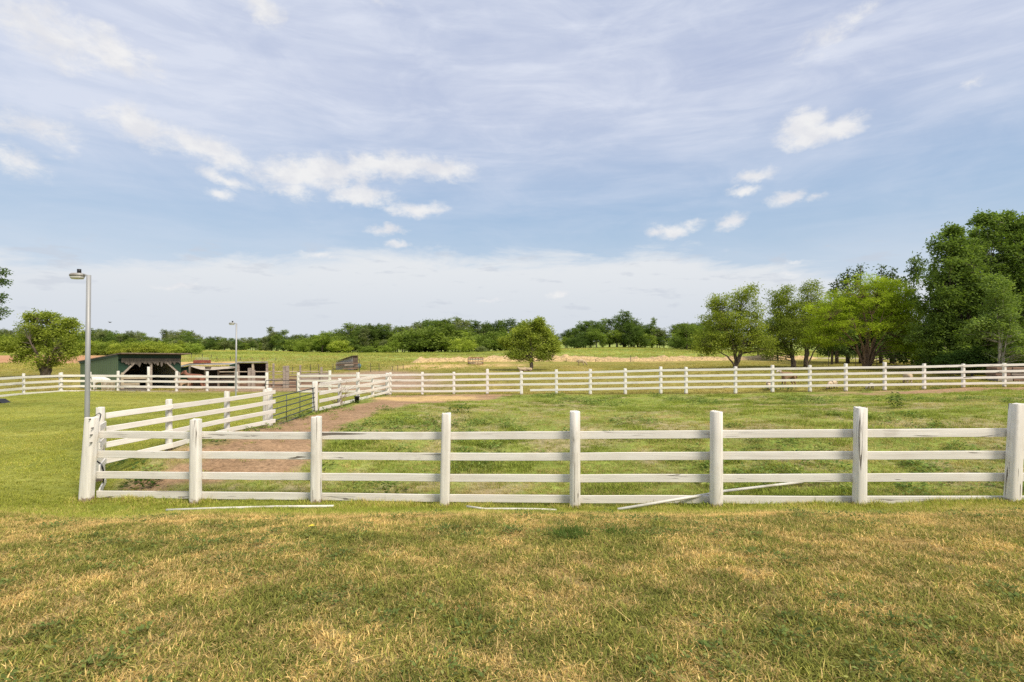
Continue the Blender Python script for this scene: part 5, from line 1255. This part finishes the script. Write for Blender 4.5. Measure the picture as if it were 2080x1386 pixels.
for x, ty, dist, k, ti, wf in plan:
    b = P(x, 0, dist); b.z = h(b.x, b.y) - .1
    Ht = CAMZ - (ty - CY) * dist / F - b.z
    if Ht < 1.5: continue
    land = next((n_ for a, c_, n_ in LAND if a <= x < c_), 'beyond the field')
    word = KW[k]; key = (land, word, TINT[ti][0]); i = cnt.get(key, 0); cnt[key] = i + 1
    wide = 'far ' if dist > 100 else ''
    lab = f"{TINT[ti][0]} {word} {land}, {ORD[min(i, 21)]} from left"
    r = thing(KIND[k], b, lab, 'shrub' if k == 5 else 'tree', 'trees of the far wood' if dist > 100 else 'trees behind the right-hand grove')
    r.scale = (Ht * wf, Ht * wf, Ht * (1. if k != 5 else 1.0)); r.rotation_euler = (0, 0, random.random() * 6.283)
    cr = bpy.data.objects.new('crown', PM[k][0]); tk = bpy.data.objects.new('trunk' if k != 5 else 'stem', PM[k][1])
    v_ = random.uniform(.85, 1.15); c3 = TINT[ti][1]
    if k == 4: c3 = (.085, .125, .05)
    cr.color = (c3[0] * v_, c3[1] * v_, c3[2] * v_, 1)
    for o in (cr, tk): o.parent = r; COL.objects.link(o)

# leaning dead branch and leafy weeds
m = MB(); m.tube([base_px(1939, 41) , P(1930, 765, 41), P(1933, 735, 41), P(1928, 722, 41), P(1919, 703, 41)], [.06, .05, .05, .04, .03], 6)
tag(m.solo('dead_branch', M['vine'], base_px(1939, 41), True), 'bare crooked branch leaning out of the dark grove', 'branch')
def plant(name, x, D, n, rad, size, height, col, label):
    b = base_px(x, D); me = weed_mesh(name, n, rad, size, height); T = np.repeat(rng.random(n), 4).astype(np.float32)
    a = me.attributes.new('tone', 'FLOAT', 'POINT'); a.data.foreach_set('value', T)
    o = link(name, me, M['leaf'], None, b); o.color = (*col, 1); return tag(o, label, 'plant')
plant('leafy_weed', 287, 11.45, 110, .34, .12, .26, (.085, .15, .035), 'broad-leaved green plant inside the fence corner, right of the hose')
plant('leafy_weed', 262, 12.6, 120, .5, .10, .2, (.12, .2, .06), 'pale green leafy clump by the side fence behind the hose')
plant('spiky_weed', 1817, 20.6, 160, .2, .11, .75, (.06, .10, .035), 'dark upright spiky weed in the middle of the paddock')
plant('leafy_weed', 935, 22.3, 150, .42, .12, .55, (.10, .16, .045), 'bushy green weed beside the fourth big post, in the paddock')
plant('leafy_weed', 1585, 33.2, 180, .9, .16, .5, (.10, .165, .04), 'bushy weeds at the foot of the far fence below the goat')
def tussock(x, D, n, rad, L, label):
    b = base_px(x, D); me = tuft_mesh('grass_tussock', n, rad, L, .007, .6, .8)
    T = np.repeat(rng.random(n), 6).astype(np.float32); a = me.attributes.new('tone', 'FLOAT', 'POINT'); a.data.foreach_set('value', T)
    o = link('grass_tussock', me, M['leaf'], None, b); o.color = (.12, .18, .045, 1); tag(o, label, 'grass tuft')
tussock(1160, 5.55, 420, .20, .15, 'tall dark green grass tussock in the dry near lawn')
tussock(1262, 5.6, 240, .18, .11, 'smaller dark grass tussock right of the tallest one in the near lawn')

# ---------------------------------------------------------------- render settings
sc.render.engine = 'CYCLES'
cy = sc.cycles; cy.max_bounces = 6; cy.diffuse_bounces = 3; cy.glossy_bounces = 2; cy.transmission_bounces = 4; cy.transparent_max_bounces = 4
cy.use_denoising = False; cy.use_adaptive_sampling = True; cy.adaptive_threshold = .008
vs = sc.view_settings; vs.view_transform = 'Standard'; vs.look = 'None'; vs.exposure = .3; vs.gamma = 1; vs.use_curve_mapping = False
